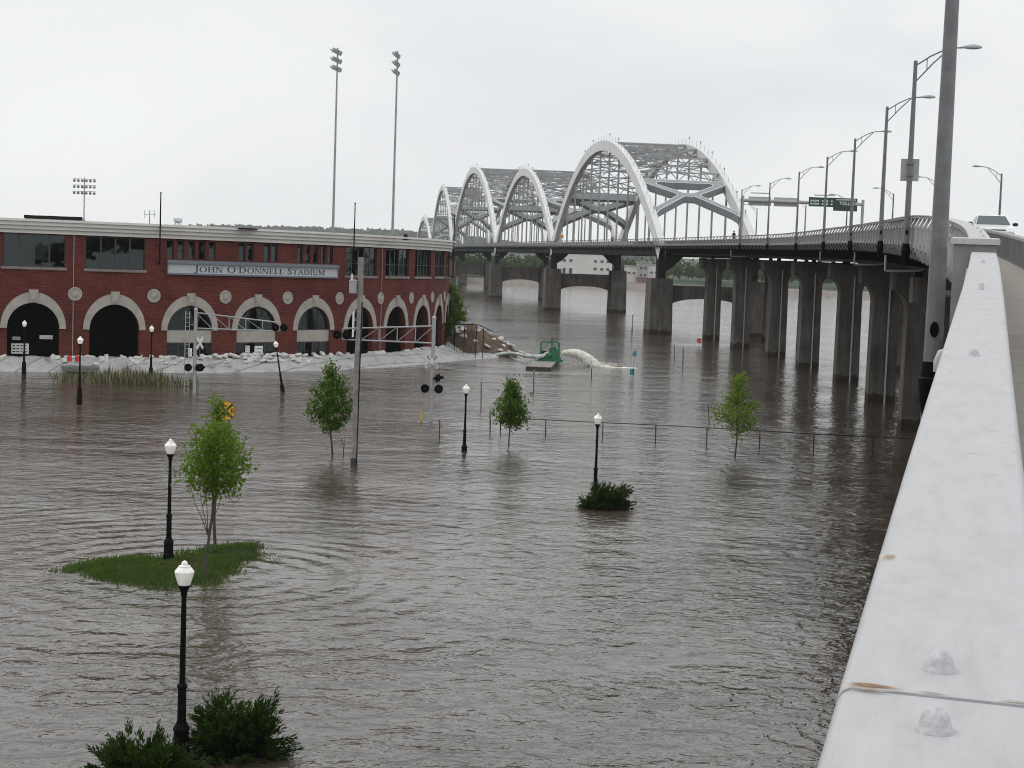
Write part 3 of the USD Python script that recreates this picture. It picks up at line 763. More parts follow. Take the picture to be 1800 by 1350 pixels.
mb = MB()
Yb = np.concatenate([[271], np.arange(276, 960, 12.0)])
sweep(mb, Yb, rect(0.05, 18.9, -1.4, -1.1)); obj('road_deck', mb, 'asphalt', br)
for u in (1.0, 17.4):
    mb = MB(); sweep(mb, Yb, rect(u - 0.35, u + 0.35, -2.95, -1.42)); obj('tie_girder', mb, 'dark_steel', br)
mb = MB()
for Y in np.arange(278, 955, 5.0):
    p, r = rail(Y); p, r = p[0], r[0]
    mb.prism(Polygon([(0.1, -1.42), (18.8, -1.42), (18.8, -1.9), (17.0, -2.8), (1.4, -2.8), (0.1, -1.7)]), 0.06, frame_fn(p, r, (0, 0, 1), (-r[1], r[0], 0)))
obj('floor_beams', mb, 'dark_steel', br, kind='stuff')
for k in range(5):
    s0, s1, R = SP[k], SP[k + 1], RISE[k]
    za, zb = deckz(s0) - 1.5, deckz(s1) - 1.5

    def rib(t):
        return s0 + (s1 - s0) * t, za + (zb - za) * t + R * 4 * t * (1 - t)
    dep, wid = (2.05, 1.15) if k != 2 else (2.3, 1.3)
    T = np.linspace(-0.012, 1.012, 49)
    for v in (0.0, RG):
        c = np.array([rib(t) for t in T])
        d = np.gradient(c, axis=0); d /= np.linalg.norm(d, axis=1, keepdims=True)
        nrm = np.stack([-d[:, 1], d[:, 0]], 1)
        e = np.array([(c + nrm * q * (dep / 2 * (1 + 0.25 * (2 * T - 1)[:, None] ** 2))) for q in (-1, 1)])
        pts = np.array([[B(e[a][i][0], v + b * wid / 2, e[a][i][1]) for a, b in ((0, -1), (0, 1), (1, 1), (1, -1))] for i in range(len(T))]).reshape(-1, 3)
        f = []
        for i in range(len(T) - 1):
            for j in range(4):
                q = (j + 1) % 4
                f += [(i * 4 + j, i * 4 + q, i * 4 + 4 + q), (i * 4 + j, i * 4 + 4 + q, i * 4 + 4 + j)]
        ribo = obj('arch_rib', (pts, f), 'bridge_paint', br, smooth=30)
        # catwalk stanchions with small lamps along the back of the rib
        mb = MB()
        for t in np.arange(0.06, 0.95, 0.026):
            s, z = rib(t)
            i = np.argmin(abs(T - t))
            o = B(s + nrm[i][0] * dep / 2, v, z + nrm[i][1] * dep / 2)
            mb.beam(o, o + [0, 0, 1.15], 0.06)
            if int(t * 1000) % 3 == 0:
                mb.beam(o + [0, 0, 1.1], o + [0, 0, 1.5], 0.22)
        obj('stanchions', mb, 'bridge_grey', ribo, kind='stuff')
        nh = 12 if k != 2 else 16
        for i in range(1, nh):
            t = i / nh
            s, z = rib(t)
            zd = za + (zb - za) * t
            if z - dep / 2 - zd > 1.5:
                obj('hanger', MB().beam(B(s, v, zd - 0.6), B(s, v, z - dep / 2 + 0.1), 0.42, 0.34), 'bridge_grey', br)
    # portals: an X of plates below a top strut in the sloping plane of the ribs
    for t_lo, t_hi, sg in ((0.066, 0.172, 1), (1 - 0.066, 1 - 0.172, -1)):
        a, b = np.array(rib(t_lo)), np.array(rib(t_hi))
        L = np.linalg.norm(b - a)
        d = (b - a) / L
        zd = B(a[0], 0, a[1]); ax = HD * d[0] + np.array([0, 0, 1]) * d[1]
        nm = np.cross(RT, ax)
        g = RG
        up = 0.60 * L
        lines = [LineString([(0.3, L - .4), (g - .3, L - .4)]), LineString([(0.3, L - .5), (g / 2 - 1.1, up), (g / 2 + 1.1, up), (g - .3, L - .5)]),
                 LineString([(0.2, 0.6), (1.0, 2.2), (g / 2 - 1.2, up - .2), (g / 2 + 1.2, up - .2), (g - 1.0, 2.2), (g - .2, 0.6)])]
        poly = unary_union([l.buffer(0.62, cap_style=2) for l in lines]).buffer(0.55).buffer(-0.55).intersection(sbox(0.55, 0, g - 0.55, L + 0.3))
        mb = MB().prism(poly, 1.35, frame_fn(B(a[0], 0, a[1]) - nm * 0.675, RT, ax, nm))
        po = obj('portal', mb, 'shade_grey', br)  # web colour carries the shade of its down-facing plates; flanges keep rib paint
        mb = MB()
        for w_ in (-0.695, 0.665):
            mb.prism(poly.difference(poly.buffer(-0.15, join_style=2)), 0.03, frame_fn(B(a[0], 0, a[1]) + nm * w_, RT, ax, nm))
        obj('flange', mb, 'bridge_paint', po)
    # lattice struts and cross braces between the ribs
    nt = 9 if k != 2 else 13
    Tb = np.linspace(0.20, 0.80, nt)
    for i, t in enumerate(Tb):
        s, z = rib(t)
        mb = MB()
        lo, hi = -0.75, 0.75
        for w in (lo, hi):
            mb.beam(B(s, 0.4, z + w), B(s, RG - .4, z + w), 0.26)
        m = 10
        for q in range(m):
            v0, v1 = 0.5 + (RG - 1) * q / m, 0.5 + (RG - 1) * (q + 1) / m
            mb.beam(B(s, v0, z + (lo if q % 2 else hi)), B(s, v1, z + (hi if q % 2 else lo)), 0.15)
        obj('lattice_strut', mb, 'bridge_grey', br)
        if i < nt - 1:
            s2, z2 = rib(Tb[i + 1])
            mb = MB()
            for (va, vb) in ((0.4, RG - .4), (RG - .4, 0.4)):
                for w in (-0.6, 0.6):
                    mb.beam(B(s, va, z + w), B(s2, vb, z2 + w), 0.20)
                pa, pb = B(s, va, z), B(s2, vb, z2)
                m = 12
                for q in range(m):
                    w0 = -0.6 if q % 2 else 0.6
                    mb.beam(pa + (pb - pa) * q / m + [0, 0, w0], pa + (pb - pa) * (q + 1) / m + [0, 0, -w0], 0.13)
            obj('cross_brace', mb, 'bridge_grey', br)
# river piers with steel end frames
for k, s in enumerate(SP):
    zr = deckz(s)
    pt = zr - 6.75
    cw = 3.7
    cols = []
    for v in (0, RG):
        cols.append(Polygon([(v - cw / 2 - .25, -3), (v + cw / 2 + .25, -3), (v + cw / 2, pt), (v - cw / 2, pt)]))
    arch = Polygon([(cw / 2 - .3, 4.9)] + [(RG / 2 + (RG / 2 - cw / 2) * -math.cos(a), 4.9 + 1.35 * math.sin(a)) for a in np.linspace(0, math.pi, 15)] + [(RG - cw / 2 + .3, 4.9), (RG - cw / 2 + .3, pt - 1.1), (cw / 2 - .3, pt - 1.1)])
    pier = obj('river_pier', MB().prism(arch, 1.6, frame_fn(B(s, 0, 0) - HD * 0.8, RT, (0, 0, 1), HD)), 'concrete', br)
    for c_ in cols:
        obj('pier_column', MB().prism(c_, 4.4, frame_fn(B(s, 0, 0) - HD * 2.2, RT, (0, 0, 1), HD)), 'concrete', pier)
    zt = zr - 2.9
    for v, sg in ((0, 1), (RG, -1)):
        mb = MB()
        poly = Polygon([(v - sg * 0.55, pt), (v + sg * 1.0, pt), (v + sg * 0.75, pt + 0.9), (v + sg * 0.85, pt + 1.3), (v + sg * 2.1, pt + 2.0), (v + sg * 3.9, zt), (v - sg * 0.55, zt)])
        mb.prism(poly, 1.7, frame_fn(B(s, 0, 0) - HD * 0.85, RT, (0, 0, 1), HD))
        obj('end_frame', mb, 'dark_steel', pier)

# lamps, sign gantry, car and people on the bridge ---------------------------------------------------
def street_lamp_parts(t, H=5.92):
    obj('base_bracket', MB().lathe([(0.0, -1.85), (0.08, -1.80), (0.15, -1.50), (0.175, -1.25), (0.175, -1.20), (0.15, -1.18), (0.14, -0.98), (0.0, -0.95)], 14), 'black_metal', t, smooth=40)
    zs = np.linspace(-1.0, H, 14)
    obj('pole', MB().tube([(0, 0, z) for z in zs], np.interp(zs, [-1, H], [0.122, 0.072]), 16), 'pole_grey', t, smooth=50)
    mb = MB()
    top = [(0.06, 0, H - .15), (0.55, 0, H + 0.18), (1.05, 0, H + 0.42), (1.35, 0, H + 0.49), (1.7, 0, H + 0.50)]
    mb.tube(top, 0.028, 8)
    mb.tube([(0.06, 0, H - .75), (0.65, 0, H - .08), (1.15, 0, H + 0.40)], 0.026, 8)
    mb.rod((0.42, 0, H + .08), (0.42, 0, H - .34), 0.018)
    obj('arm', mb, 'pole_grey', t, smooth=50)
    h = trimesh.creation.icosphere(3, 1.0)
    v = h.vertices * [0.40, 0.165, 0.11]
    v[:, 2] = np.where(v[:, 2] < -0.03, -0.03 + (v[:, 2] + .03) * .55, v[:, 2])
    v[:, 1] *= np.interp(v[:, 0], [-0.4, 0.1, 0.4], [0.6, 1.1, 0.85]); v[:, 2] *= np.interp(v[:, 0], [-.4, .1, .4], [.6, 1.1, .9])
    obj('lamp_head', trimesh.Trimesh(v + [2.0, 0, H + 0.52], h.faces, process=False), 'lamp_head', t, smooth=True)


def y_for_px(px):
    Y = np.linspace(40, 275, 4000)
    p, _ = rail(Y)
    q = p - [0, 0, EYE]
    u, v, w = q[:, 0], q[:, 1] * math.cos(PITCH) - q[:, 2] * math.sin(PITCH), q[:, 1] * math.sin(PITCH) + q[:, 2] * math.cos(PITCH)
    x = u / v * FPX * math.cos(ROLL) + w / v * FPX * math.sin(ROLL) + 900
    return x, Y


xs_, Ys_ = y_for_px(0)
sl = []
LG = 'street lamps along the outer edge of the bridge'
ordn = ['second', 'third', 'fourth', 'fifth', 'sixth', 'seventh', 'eighth']
p1 = AT(1656, 380, 21.0)
lamp0 = thing('bridge_street_lamp', 'thick grey lamp pole close beside the parapet, its top out of the picture', 'street lamp', (p1[0] - 0.02, p1[1], float(cz(21.0)) - 0.55), rz=-0.25, group=LG)
street_lamp_parts(lamp0)
hh_ = MB().lathe([(0.0, 0.004), (0.05, 0.004), (0.058, 0.0)], 16)
t_ = hh_.mesh(); vv = t_.vertices[:, [0, 2, 1]] * [1, -1, 1.8]
obj('hand_hole', trimesh.Trimesh(vv + [0.0, -0.127, -0.55], t_.faces, process=False), 'black_metal', lamp0)
for k, px in enumerate((1603, 1555, 1500, 1452, 1403, 1352, 1303)):
    i = np.where(Ys_ < 214)[0]
    i = i[np.argmin(abs(xs_[i] - px))]
    Y = Ys_[i]
    p, r = rail(Y)
    q = p[0] - r[0] * 0.16
    extra = ' with the grey board on it' if k == 0 else ''
    far = ', beside the first arch' if k == 6 else ''
    dup(lamp0, 'bridge_street_lamp', f'{ordn[k]} grey lamp pole along the railing from the parapet{extra}{far}', (q[0], q[1], q[2] - 0.1), math.atan2(r[0][1], r[0][0]), LG)
    if k == 0:
        bd = thing('back_of_road_sign', 'plain grey rectangular board fixed high on the second bridge lamp pole', 'road sign', (q[0], q[1], q[2] + 1.72), math.atan2(r[0][1], r[0][0]))
        obj('board', trimesh.creation.box(bounds=[(-0.34, 0.13, -0.42), (0.34, 0.16, 0.42)]), 'galv', bd)
        obj('strap', MB().box((-0.12, -0.12, 0.2), (0.12, 0.13, 0.24)).box((-0.12, -0.12, -0.24), (0.12, 0.13, -0.2)), 'pole_grey', bd)
for k, (px, py, D) in enumerate(((1761, 305, 158), (1571, 340, 215), (1652, 322, 186), (1490, 350, 250), (1417, 357, 285), (1331, 366, 330))):
    best = min(np.arange(120, D + 40, 0.5), key=lambda d: abs((AT(px, py, d) - rail(d)[0][0]) @ rail(d)[1][0] - 19.5))
    p = AT(px, py, best)
    q_, r = rail(best)
    zb_ = q_[0][2] - 0.75
    lb = ['lone lamp pole on the far side of the road, above the white car', 'lamp pole on the far side of the road between the third and fourth near poles', 'far side lamp whose head shows just left of the thick near pole',
          'far side lamp rising behind the dark green sign of the gantry', 'far side lamp rising in the gap between the gantry signs', 'far side lamp standing under the left blank gantry sign'][k]
    z0 = float(cz(D)) - 1.0
    dup(lamp0, 'bridge_street_lamp', lb, (p[0], p[1], zb_), math.atan2(r[0][1], r[0][0]) + math.pi, 'street lamps on the far side of the bridge road', scale=float((p[2] - zb_) / 5.92))

# sign gantry
gl, gr = AT(1305, 360, 212), AT(1517, 358, 212)
ga = thing('sign_gantry', 'grey overhead road sign gantry spanning the bridge with four sign boards', 'sign gantry')
ax = gr - gl; Lg = np.linalg.norm(ax[:2]); ax = ax / np.linalg.norm(ax)
zg = (gl[2] + gr[2]) / 2 + 0.25
G = lambda u, w, t=0.0: np.array([gl[0], gl[1], zg]) + np.array([ax[0], ax[1], 0]) * u + np.array([0, 0, w]) + np.array([ax[1], -ax[0], 0]) * t
obj('beam', MB().rod(G(-0.3, 0), G(Lg + .1, 0), 0.22, n=12), 'galv', ga, smooth=50)
obj('post', MB().rod(G(0, -5.6), G(0, 0.6), 0.20, n=12), 'galv', ga, smooth=50)
obj('post', MB().rod(G(Lg, -6.2), G(Lg, 0.6), 0.20, n=12), 'galv', ga, smooth=50)
pxm = Lg / 212.0


def board(x0, x1, w0, w1, m, t, ribs=False):
    u0, u1 = (x0 - 1305) * pxm, (x1 - 1305) * pxm
    mb = MB().add([G(u, w, tt) for u in (u0, u1) for w in (w0, w1) for tt in (t, t + .08)], [(0, 1, 3), (0, 3, 2), (4, 7, 5), (4, 6, 7), (0, 5, 1), (0, 4, 5), (2, 3, 7), (2, 7, 6), (0, 2, 6), (0, 6, 4), (1, 5, 7), (1, 7, 3)])
    return obj('sign_board', mb, m, ga)


b1 = board(1316, 1356, -0.62, 0.55, 'lamp_head', -0.45)
b2 = board(1361, 1402, -0.62, 0.55, 'lamp_head', -0.45)
b3 = board(1421, 1466, -0.50, 0.72, 'road_green', 0.25)
b4 = board(1464, 1506, -0.98, 0.72, 'road_dark', 0.37)
for x0, x1 in ((1317, 1351), (1429, 1466)):
    obj('light_bar', MB().rod(G((x0 - 1305) * pxm, 0.98, 0.7), G((x1 - 1305) * pxm, 0.98, 0.7), 0.07, n=8), 'galv', ga)
for q, w in ((0.5, 0.25), (0.5, -0.15)):
    mb = MB()
    for i in range(11):
        u = (1424 - 1305) * pxm + 0.30 * i
        if i not in (4, 8):
            mb.box(G(u, w - .1, 0.331), G(u + .2, w + .12, 0.345))
    obj('lettering', mb, 'white_sign', b3)
tx = meshkit.text_mesh('TOLL 50\u00a2', 0.42, 0.02, bold=True)
v = np.array([G((1474 - 1305) * pxm + a * 1.0, b - 0.18, 0.455 + c) for a, b, c in tx.vertices])
obj('lettering', (v, tx.faces), 'white_sign', b4)
mb = MB()
for i in range(9):
    u = (1469 - 1305) * pxm + 0.29 * i
    mb.box(G(u, 0.42, 0.451), G(u + .2, 0.58, 0.47))
obj('lettering', mb, 'white_sign', b4)

# small yellow sign on the arch span
ys_ = AT(988, 416, 384)
t = thing('yellow_road_sign', 'small yellow sign standing at the railing below the near arch', 'road sign', ys_)
obj('board', trimesh.creation.box(extents=(0.75, 0.05, 0.8)), 'yellow', t)
obj('post', MB().rod((0, 0.05, -1.6), (0, 0.05, 0.3), 0.04), 'galv', t)

# white car coming towards the camera
cp = AT(1738, 384, 74)
carz = float(cz(74)) - 1.147
car = thing('parked_car', 'white saloon car facing the camera on the bridge road', 'car', (cp[0] + 0.1, cp[1], carz), rz=-0.17)
side = Polygon([(-2.1, 0.30), (-2.15, 0.62), (-2.0, 0.78), (-0.95, 0.93), (1.25, 0.95), (2.0, 0.90), (2.15, 0.60), (2.1, 0.30)])
body = trimesh.creation.extrude_polygon(side.buffer(0.06).buffer(-0.02), 1.68, engine='earcut')
bv = body.vertices
bv = np.stack([bv[:, 2] - 0.84, bv[:, 0], bv[:, 1]], 1)
bv[:, 0] *= np.interp(abs(bv[:, 1]), [1.2, 2.15], [1.0, 0.90])
cab = m3.Manifold.hull_points([(sx * w, y, z) for sx in (-1, 1) for w, y, z in ((0.80, -1.05, 0.92), (0.62, -0.28, 1.40), (0.60, 0.0, 1.43), (0.60, 0.65, 1.42), (0.78, 1.5, 0.93))])
obj('body', (bv, body.faces), 'car_white', car, smooth=35)
obj('cabin', cab, 'car_white', car, smooth=35)


def pane4(a, b, c, d):
    return (np.array([a, b, c, d]), [(0, 1, 2), (0, 2, 3)])


obj('windscreen', pane4((-0.76, -1.045, 0.96), (0.76, -1.045, 0.96), (0.60, -0.32, 1.385), (-0.60, -0.32, 1.385)), 'car_glass', car)
for sx in (-1, 1):
    obj('side_window', pane4((sx * 0.80, -0.85, 0.97), (sx * 0.795, 1.2, 0.97), (sx * 0.64, 0.6, 1.36), (sx * 0.65, -0.2, 1.36)), 'car_glass', car)
    obj('wing_mirror', trimesh.creation.icosphere(2, 0.12).apply_transform(np.diag([1.1, 0.6, 0.7, 1])).apply_translation((sx * 1.0, -0.75, 1.0)), 'black_paint', car, smooth=True)
    obj('headlight', trimesh.creation.icosphere(2, 0.14).apply_transform(np.diag([1.3, 0.5, 0.6, 1])).apply_translation((sx * 0.60, -2.07, 0.66)), 'chrome', car, smooth=True)
    for y in (-1.35, 1.35):
        w = trimesh.creation.cylinder(0.31, 0.2, sections=20); w.apply_transform(trimesh.transformations.rotation_matrix(math.pi / 2, (0, 1, 0))); w.apply_translation((sx * 0.78, y, 0.31))
        wo = obj('wheel', w, 'rubber', car, smooth=40)
        rm = trimesh.creation.cylinder(0.19, 0.21, sections=16); rm.apply_transform(trimesh.transformations.rotation_matrix(math.pi / 2, (0, 1, 0))); rm.apply_translation((sx * 0.785, y, 0.31))
        obj('rim', rm, 'chrome', wo, smooth=40)
obj('grille', trimesh.creation.box(bounds=[(-0.42, -2.17, 0.55), (0.42, -2.13, 0.72)]), 'black_paint', car)


def blob(bones, refine=0.05, taubin=8):
    M_ = None
    for (a, ra), (b, rb) in bones:
        s1 = m3.Manifold.sphere(ra, 14).translate(tuple(map(float, a))); s2 = m3.Manifold.sphere(rb, 14).translate(tuple(map(float, b)))
        hl = m3.Manifold.batch_hull([s1, s2])
        M_ = hl if M_ is None else M_ + hl
    M_ = M_.refine_to_length(refine)
    mm = M_.to_mesh()
    t = trimesh.Trimesh(mm.vert_properties[:, :3], mm.tri_verts)
    trimesh.smoothing.filter_taubin(t, iterations=taubin)
    return t


def person(loc, rz, label, shirt, cap):
    o = thing('person', label, 'person', loc, rz)
    J = dict(hipL=(-.1, 0, .92), hipR=(.1, 0, .92), knL=(-.11, -.06, .5), knR=(.11, .05, .5), anL=(-.11, .04, .08), anR=(.11, .12, .08), toL=(-.12, -.14, .04), toR=(.12, -.06, .04))
    legs = [((J['hipL'], .10), (J['knL'], .065)), ((J['knL'], .065), (J['anL'], .045)), ((J['anL'], .05), (J['toL'], .035)), ((J['hipR'], .10), (J['knR'], .065)), ((J['knR'], .065), (J['anR'], .045)), ((J['anR'], .05), (J['toR'], .035)),
            (((0, 0, .98), .14), ((0, 0, 1.2), .15)), (((0, 0, 1.2), .15), ((0, .01, 1.36), .15)), (((-.15, .01, 1.38), .075), ((.15, .01, 1.38), .075)), (((0, 0, 1.42), .06), ((0, -.02, 1.56), .055)),
            (((0, -.03, 1.62), .095), ((0, -.02, 1.68), .095)), (((0, -.11, 1.61), .02), ((0, -.125, 1.585), .018)),
            (((-.2, .01, 1.38), .055), ((-.27, .0, 1.1), .045)), (((-.27, 0, 1.1), .042), ((-.24, -.12, .88), .033)), (((-.24, -.12, .88), .035), ((-.23, -.16, .8), .028)),
            (((.2, .01, 1.38), .055), ((.27, .02, 1.1), .045)), (((.27, .02, 1.1), .042), ((.25, -.05, .86), .033)), (((.25, -.05, .86), .035), ((.25, -.08, .78), .028))]
    obj('body', blob(legs), shirt, o, smooth=True)
    obj('cap', blob([(((0, -.02, 1.70), .104), ((0, -.01, 1.74), .085)), (((0, -.10, 1.70), .05), ((0, -.18, 1.69), .035))], 0.03, 4), cap, o, smooth=True)


pq, rq = rail(205.0)
pq2 = AT(1290, 412, 218)
person((pq2[0], pq2[1], float(cz(218)) - 1.0), 0.3, 'dark clothed pedestrian with a cap standing behind the railing below the first arch', 'cloth_dark', 'cloth_dark')
pq3 = AT(1077, 415, 330)
person((pq3[0], pq3[1], float(cz(330)) - 1.0), -0.4, 'distant walker in dark clothing on the arch bridge walkway', 'cloth_grey', 'cloth_dark')
# ------------------------------------------------------------------ the brick stadium on a curved plan
SC = 1.03
SPC = 7.00655 * SC                       # spacing of the arches along the wall
_s = np.linspace(-16, 84, 2001)
_th = 0.30307 + 0.0225105 * _s / SC * 1.0 - 0.0000917 * (_s / SC) ** 2 / 2
_ds = _s[1] - _s[0]
_x = np.concatenate([[0], np.cumsum((np.cos(_th[1:]) + np.cos(_th[:-1])) / 2 * _ds)])
_y = np.concatenate([[0], np.cumsum((np.sin(_th[1:]) + np.sin(_th[:-1])) / 2 * _ds)])
_x += -42.2219 * SC - np.interp(0, _s, _x)
_y += 139.8486 * SC - np.interp(0, _s, _y)


def FZ(z):
    return EYE - (EYE - z) * SC


def wallp(s, z, d=0.0):                  # d metres outward from the brick face
    s = np.asarray(s, float)
    th = np.interp(s, _s, _th)
    return np.stack([np.interp(s, _s, _x) + d * np.sin(th), np.interp(s, _s, _y) - d * np.cos(th), np.asarray(z, float) + 0 * s], -1)


def strips(poly, s0, s1, step=0.6):
    out = []
    for a in np.arange(s0, s1, step):
        g = poly.intersection(sbox(a, -50, min(a + step, s1), 50))
        for q in getattr(g, 'geoms', [g]):
            if q.geom_type == 'Polygon' and q.area > 1e-5:
                out.append(q)
    return out


def bent_slab(mb, poly, d_out, d_in, step=0.6, back=True):
    """polygon in (s, z) laid on the curved wall from d_out (front) to d_in; returns the uv of its vertices"""
    uv = []
    b = poly.bounds
    for q in strips(poly, b[0], b[2], step):
        v, f = trimesh.creation.triangulate_polygon(q, engine='earcut')
        v = np.asarray(v)
        mb.add(wallp(v[:, 0], v[:, 1], d_out), f); uv.append(v)
        if back:
            mb.add(wallp(v[:, 0], v[:, 1], d_in), np.asarray(f)[:, ::-1]); uv.append(v)
    for g in getattr(poly, 'geoms', [poly]):
        for rg in [g.exterior] + list(g.interiors):
            c = np.array(shapely.segmentize(rg, 0.5).coords)
            k = len(c)
            v = np.vstack([wallp(c[:, 0], c[:, 1], d_out), wallp(c[:, 0], c[:, 1], d_in)])
            mb.add(v, [t for i in range(k - 1) for t in ((i, i + k, i + 1), (i + 1, i + k, i + k + 1))])
            uv += [c, c + [0.15, 0.07]]
    return np.vstack(uv)


st_ = thing('brick_stadium', 'red brick ball park building with stone arches and a pale cornice', 'stadium building')
SA, SB = -13.0, 76.0
ZB, ZT, ZR = FZ(0.2), FZ(12.28), FZ(13.5)
SPR, ZSILL, ZWT = FZ(3.93), FZ(9.33), FZ(12.20)
RI, RO = 2.28, 2.86
holes, arches = [], []
for i in range(-2, 11):
    c = i * SPC
    arches.append(c)
    a = np.linspace(0, math.pi, 25)
    holes.append(Polygon([(c + RI, ZB - 1), (c + RI, SPR)] + [(c + RI * math.cos(t), SPR + RI * 1.02 * math.sin(t)) for t in a] + [(c - RI, SPR), (c - RI, ZB - 1)]))
wide = [i for i in range(-2, 11) if i not in (2, 3, 4)]
for i in wide:
    holes.append(sbox(i * SPC - 2.72, ZSILL, i * SPC + 2.72, ZWT))
narrow = []
zn0, zn1 = FZ(10.42), FZ(12.12)
for i in (2, 4):
    narrow += [(i * SPC - 2.45 + 1.06 * q, i * SPC - 2.45 + 1.06 * q + 0.68) for q in range(5)]
for c in (3 * SPC - 1.43, 3 * SPC + 1.43):
    narrow += [(c - 0.83, c - 0.08), (c + 0.08, c + 0.83)]
holes += [sbox(a, zn0, b, zn1) for a, b in narrow]
wall = sbox(SA, ZB - 0.8, SB, ZT).difference(unary_union(holes))
mb = MB(); uv = bent_slab(mb, wall, 0.0, -0.55)
obj('brick_wall', mb, 'brick', st_, uv=uv)
# cornice in three mouldings, roof
for z0, z1, d in ((ZT - 0.02, FZ(12.62), 0.22), (FZ(12.622), FZ(12.95), 0.42), (FZ(12.952), ZR - 0.22, 0.60), (ZR - 0.218, ZR, 0.75)):
    mb = MB(); bent_slab(mb, sbox(SA, z0, SB, z1), d, -0.6, 1.2)
    obj('cornice', mb, 'cornice', st_)
ss = np.linspace(SA, SB, 60)


def ribbon(d0, z0, d1, z1, s=ss):
    a, b = wallp(s, z0, d0), wallp(s, z1, d1)
    k = len(s)
    return np.vstack([a, b]), [t for i in range(k - 1) for t in ((i, i + 1, i + k), (i + 1, i + k + 1, i + k))]


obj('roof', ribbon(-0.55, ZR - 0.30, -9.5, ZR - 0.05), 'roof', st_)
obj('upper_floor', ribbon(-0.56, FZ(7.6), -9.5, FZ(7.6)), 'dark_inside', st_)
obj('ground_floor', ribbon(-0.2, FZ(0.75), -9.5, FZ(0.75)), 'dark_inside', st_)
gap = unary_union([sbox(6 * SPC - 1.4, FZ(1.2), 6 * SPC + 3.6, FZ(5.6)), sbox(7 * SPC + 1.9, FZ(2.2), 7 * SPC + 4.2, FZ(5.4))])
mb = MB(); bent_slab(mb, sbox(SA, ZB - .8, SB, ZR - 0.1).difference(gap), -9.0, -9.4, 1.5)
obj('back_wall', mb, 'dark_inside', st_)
for s in (SA, SB):
    e0, e1 = wallp([s], 0, -0.3)[0], wallp([s], 0, -9.2)[0]
    mb = MB().beam([e0[0], e0[1], (ZB + ZR) / 2 - .6], [e1[0], e1[1], (ZB + ZR) / 2 - .6], 0.4, ZR - ZB)
    obj('end_wall', mb, 'brick', st_, uv=np.zeros((8, 2)))
for i, c in zip(range(-2, 11), arches):
    a = np.linspace(0, math.pi, 25)
    outer = [(c + RO * math.cos(t), SPR + 3.30 * math.sin(t)) for t in a]
    inner = [(c + RI * math.cos(t), SPR + RI * 1.02 * math.sin(t)) for t in a[::-1]]
    mb = MB(); bent_slab(mb, Polygon(outer + inner), 0.10, -0.30, 0.5)
    ar = obj('stone_arch', mb, 'stone', st_)
    mb = MB(); bent_slab(mb, Polygon([(c - 0.42, SPR + 3.52), (c - 0.30, SPR + 2.42), (c + 0.30, SPR + 2.42), (c + 0.42, SPR + 3.52)]), 0.20, 0.02, 0.5)
    bent_slab(mb, Polygon([(c - 0.26, SPR + 3.22), (c - 0.12, SPR + 2.62), (c + 0.12, SPR + 2.62), (c + 0.26, SPR + 3.22)]), 0.26, 0.2, 0.5)
    obj('keystone', mb, 'stone', ar)
    if i < 10:
        m = c + SPC / 2
        o = wallp([m], 0, 0)[0]; th = float(np.interp(m, _s, _th))
        tx_, nx_ = np.array([math.cos(th), math.sin(th), 0]), np.array([math.sin(th), -math.cos(th), 0])
        t = MB().lathe([(0.62, -0.02), (0.64, 0.07), (0.58, 0.10), (0.50, 0.10), (0.47, 0.06), (0.30, 0.06), (0.25, 0.11), (0.1, 0.14), (0.0, 0.15)], 28).mesh()
        q = t.vertices
        obj('medallion', (o + [0, 0, FZ(7.05)] + q[:, :1] * tx_ + q[:, 1:2] * [0, 0, 1.0] + q[:, 2:] * nx_, t.faces[:, ::-1]), 'stone', st_, smooth=35)


def bars(mb, rects, d0, d1):
    for a, b, c, d in rects:
        bent_slab(mb, sbox(a, c, b, d), d0, d1, 0.8)
    return mb


def window(a, b, z0, z1, cols, rows=1, glass='glass'):
    fw = 0.07
    rects = [(a, a + fw, z0, z1), (b - fw, b, z0, z1), (a + fw, b - fw, z0, z0 + fw), (a + fw, b - fw, z1 - fw, z1)]
    xs = [a + fw + (b - a - 2 * fw) * q / cols for q in range(cols + 1)]
    for x in xs[1:-1]:
        rects.append((x - 0.075, x + 0.075, z0 + fw, z1 - fw))
    zm = [z0 + fw, z1 - fw]
    if rows == 2:
        zc = z0 + (z1 - z0) * 0.42
        zm = [z0 + fw, zc, z1 - fw]
        for i in range(cols):
            rects.append((xs[i] + 0.06, xs[i + 1] - 0.06, zc - 0.03, zc + 0.03))
    w = obj('window', bars(MB(), rects, -0.16, -0.26), 'frame_black', st_)
    for i in range(cols):
        for za, zb in zip(zm[:-1], zm[1:]):
            mb = MB(); bent_slab(mb, sbox(xs[i] + .03, za, xs[i + 1] - .03, zb), -0.205, -0.215, 3.0)
            obj('pane', mb, glass, w)
    return w


